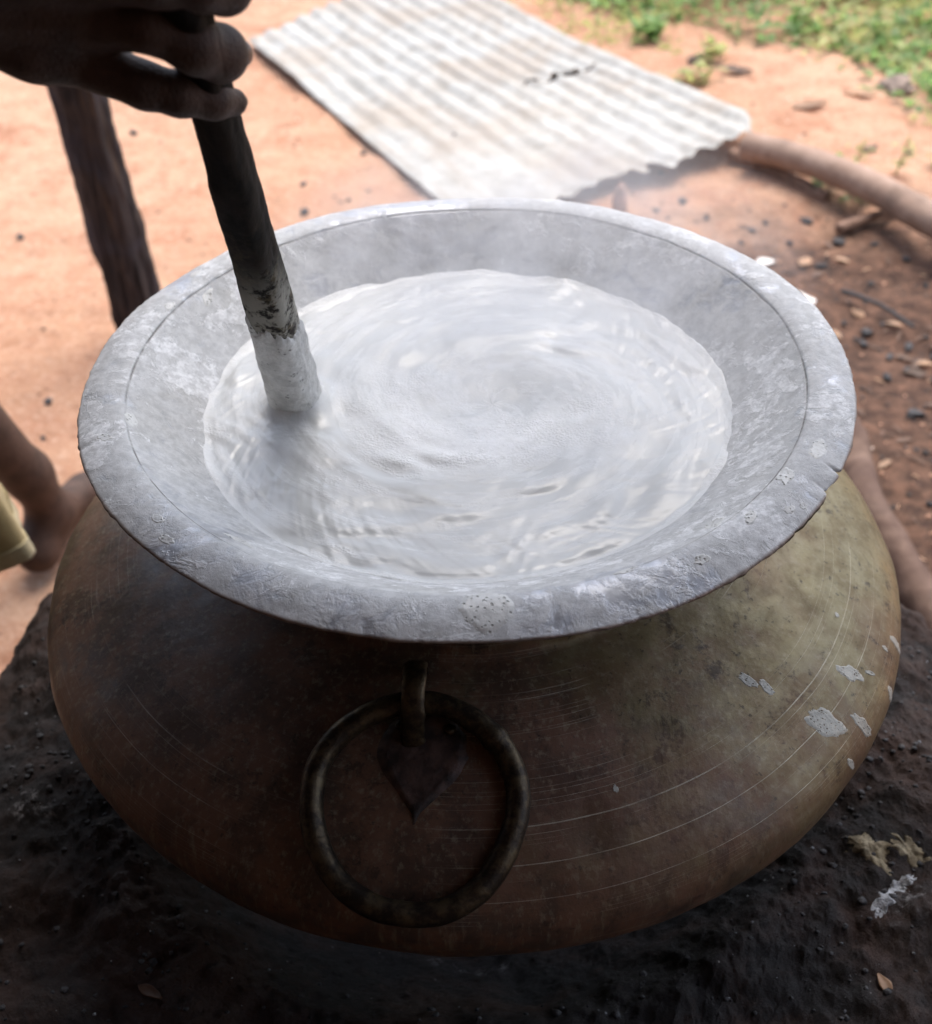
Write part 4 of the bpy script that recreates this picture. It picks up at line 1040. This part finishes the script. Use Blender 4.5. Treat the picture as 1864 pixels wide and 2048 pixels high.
litter('leaf_litter', 260, (.5, 1.9, .2, 2.0), .015, .05, DRYD, 'dark leaf litter on the trodden ashes right of the pot', 21, right)
litter('straw_litter', 130, (.5, 1.9, .2, 3.0), .012, .045, DRY, 'tan straw and leaf scraps on the earth right of the pot', 22, right)
litter('chaff', 160, (-1.8, 1.9, .6, 3.6), .006, .02, DRY, 'pale chaff sprinkled on the orange earth', 23, lambda x, y: x * 0 + .5)
def greenline(x): return np.interp(x, [-.2, .35, .8, 1.05, 1.25, 1.5, 2.2], [4.4, 3.58, 3.22, 3.10, 2.95, 2.58, 2.1])
def cover(name, n, mat, L0, L1, zmax, seed, label, margin=0, fall=.25, wr=.5):
    r = np.random.default_rng(seed); x = r.uniform(-.4, 3.6, n * 3); y = r.uniform(2.0, 6.2, n * 3)
    d = y - greenline(x) - margin + .35 * vn(x * 3, y * 3, seed)
    k = (r.random(n * 3) < np.clip(d / fall, 0, 1)); cl_ = vn(x * 4, y * 4, 7 + seed) > -.25 - .5 * np.clip(d, 0, 1)
    x, y, d = x[k & cl_][:n], y[k & cl_][:n], d[k & cl_][:n]; n = len(x)
    hmax = zmax * np.clip(d / .6, .15, 1) * (.6 + .5 * vn(x * 2, y * 2, 4))
    z = gh(x, y) + np.clip(hmax, .01, 1) * r.random(n) ** .8
    L = r.uniform(L0, L1, n)
    o = leaves_mesh(np.stack([x, y, z], -1), L, L * wr, r.uniform(0, 6.28, n), r.uniform(-.4, .9, n), name, mat)
    tag(o, label, 'weeds', None, 'stuff')
cover('ground_cover', 26000, LEAFG, .025, .06, .22, 1, 'bright green broad leaved weeds growing at the yard edge')
cover('grass', 22000, LEAFY, .03, .07, .10, 2, 'yellow green grass growing in patches on the sandy earth', -.15, .5, .12)
cover('weed_leaves', 9000, LEAFY, .03, .05, .28, 3, 'lighter weed leaves among the green cover', .1, .3)
def weed(x, y, hgt, nl, L, mat, label, seed):
    r = np.random.default_rng(seed); z0 = on(x, y)
    e = empty('weed', (x, y, z0), label, 'weed')
    V, F = tube(path([(x, y, z0 - .01), (x + .01, y, z0 + hgt * .5), (x + .02, y + .01, z0 + hgt)], 8), .0025, 6)
    mesh('stem', V, F, mat, e)
    t = r.random(nl)
    P = np.stack([x + .02 * t, y + .01 * t, z0 + hgt * (.1 + .9 * t)], -1) + r.normal(0, .022 if nl > 15 else .010, (nl, 3)) * [1, 1, .2]
    LL = r.uniform(.6, 1.1, nl) * L
    leaves_mesh(P, LL, LL * .5, r.uniform(0, 6.28, nl), r.uniform(-.1, .9, nl), 'leaf', mat, e)['kind'] = 'stuff'
for i, (x, y, hg, nl, L, mt, lb) in enumerate([
    (.92, 2.08, .06, 26, .05, LEAFG, 'low green weed just under the pale peeled pole'), (1.00, 1.99, .05, 20, .045, LEAFG, 'second green weed lower along the pale peeled pole'),
    (1.14, 2.16, .10, 14, .03, LEAFY, 'thin upright weed right above the pale peeled pole'), (1.04, 2.20, .07, 12, .03, LEAFY, 'small weed on the upper side of the pale peeled pole'),
    (1.26, 2.22, .05, 12, .03, LEAFY, 'tiny yellowish weed at the right edge above the pole'), (.72, 2.86, .05, 30, .05, LEAFY, 'yellow green tuft alone on the sand by the sheet'),
    (.62, 3.28, .05, 60, .06, LEAFG, 'bushy green weed at the front of the grass near the sheet'), (.80, 3.05, .05, 30, .05, LEAFY, 'flat grass tuft on the sand before the weeds')]):
    weed(x, y, hg, nl, L, mt, lb, i)

# ================================================================ steam over the liquid
def steam():
    bm = bmesh.new(); bmesh.ops.create_icosphere(bm, subdivisions=4, radius=1)
    V = np.array([v.co[:] for v in bm.verts]); F = [[v.index for v in f_.verts] for f_ in bm.faces]; bm.free()
    V = V * [.22, .22, .10] + [.05, .04, ZL + .055]
    m = bpy.data.materials.new('steam'); m.use_nodes = True; n = m.node_tree.nodes; l = m.node_tree.links; n.clear()
    out = n.new('ShaderNodeOutputMaterial'); pv = n.new('ShaderNodeVolumePrincipled'); pv.inputs['Color'].default_value = (.95, .96, 1, 1); pv.inputs['Anisotropy'].default_value = .3
    tc = n.new('ShaderNodeTexCoord'); nz = n.new('ShaderNodeTexNoise'); nz.inputs['Scale'].default_value = 11; nz.inputs['Detail'].default_value = 3; nz.inputs['Distortion'].default_value = 1.2
    mr = n.new('ShaderNodeMapRange'); mr.inputs[1].default_value = .40; mr.inputs[2].default_value = .72; mr.inputs[3].default_value = 0; mr.inputs[4].default_value = 12.0
    ln = n.new('ShaderNodeVectorMath'); ln.operation = 'LENGTH'
    mp = n.new('ShaderNodeMapping'); mp.inputs['Location'].default_value = (-.03, -.03, 0); mp.vector_type = 'POINT'; mp.inputs['Scale'].default_value = (5, 5, 9.09)
    mp.inputs['Scale'].default_value = (4.55, 4.55, 10.0); mp.inputs['Location'].default_value = (-.05 * 4.55, -.04 * 4.55, -(ZL + .055) * 10.0)
    l.new(tc.outputs['Object'], mp.inputs[0]); l.new(mp.outputs[0], ln.inputs[0])
    fo = n.new('ShaderNodeMapRange'); fo.inputs[1].default_value = 1; fo.inputs[2].default_value = .35; l.new(ln.outputs['Value'], fo.inputs[0])
    mu = n.new('ShaderNodeMath'); mu.operation = 'MULTIPLY'
    l.new(tc.outputs['Object'], nz.inputs['Vector']); l.new(nz.outputs['Fac'], mr.inputs[0]); l.new(mr.outputs[0], mu.inputs[0]); l.new(fo.outputs[0], mu.inputs[1])
    l.new(mu.outputs[0], pv.inputs['Density']); l.new(pv.outputs[0], out.inputs['Volume'])
    o = mesh('steam', V, F, m); tag(o, 'thin white steam rising from the hot liquid', 'steam', None, 'stuff')
steam()
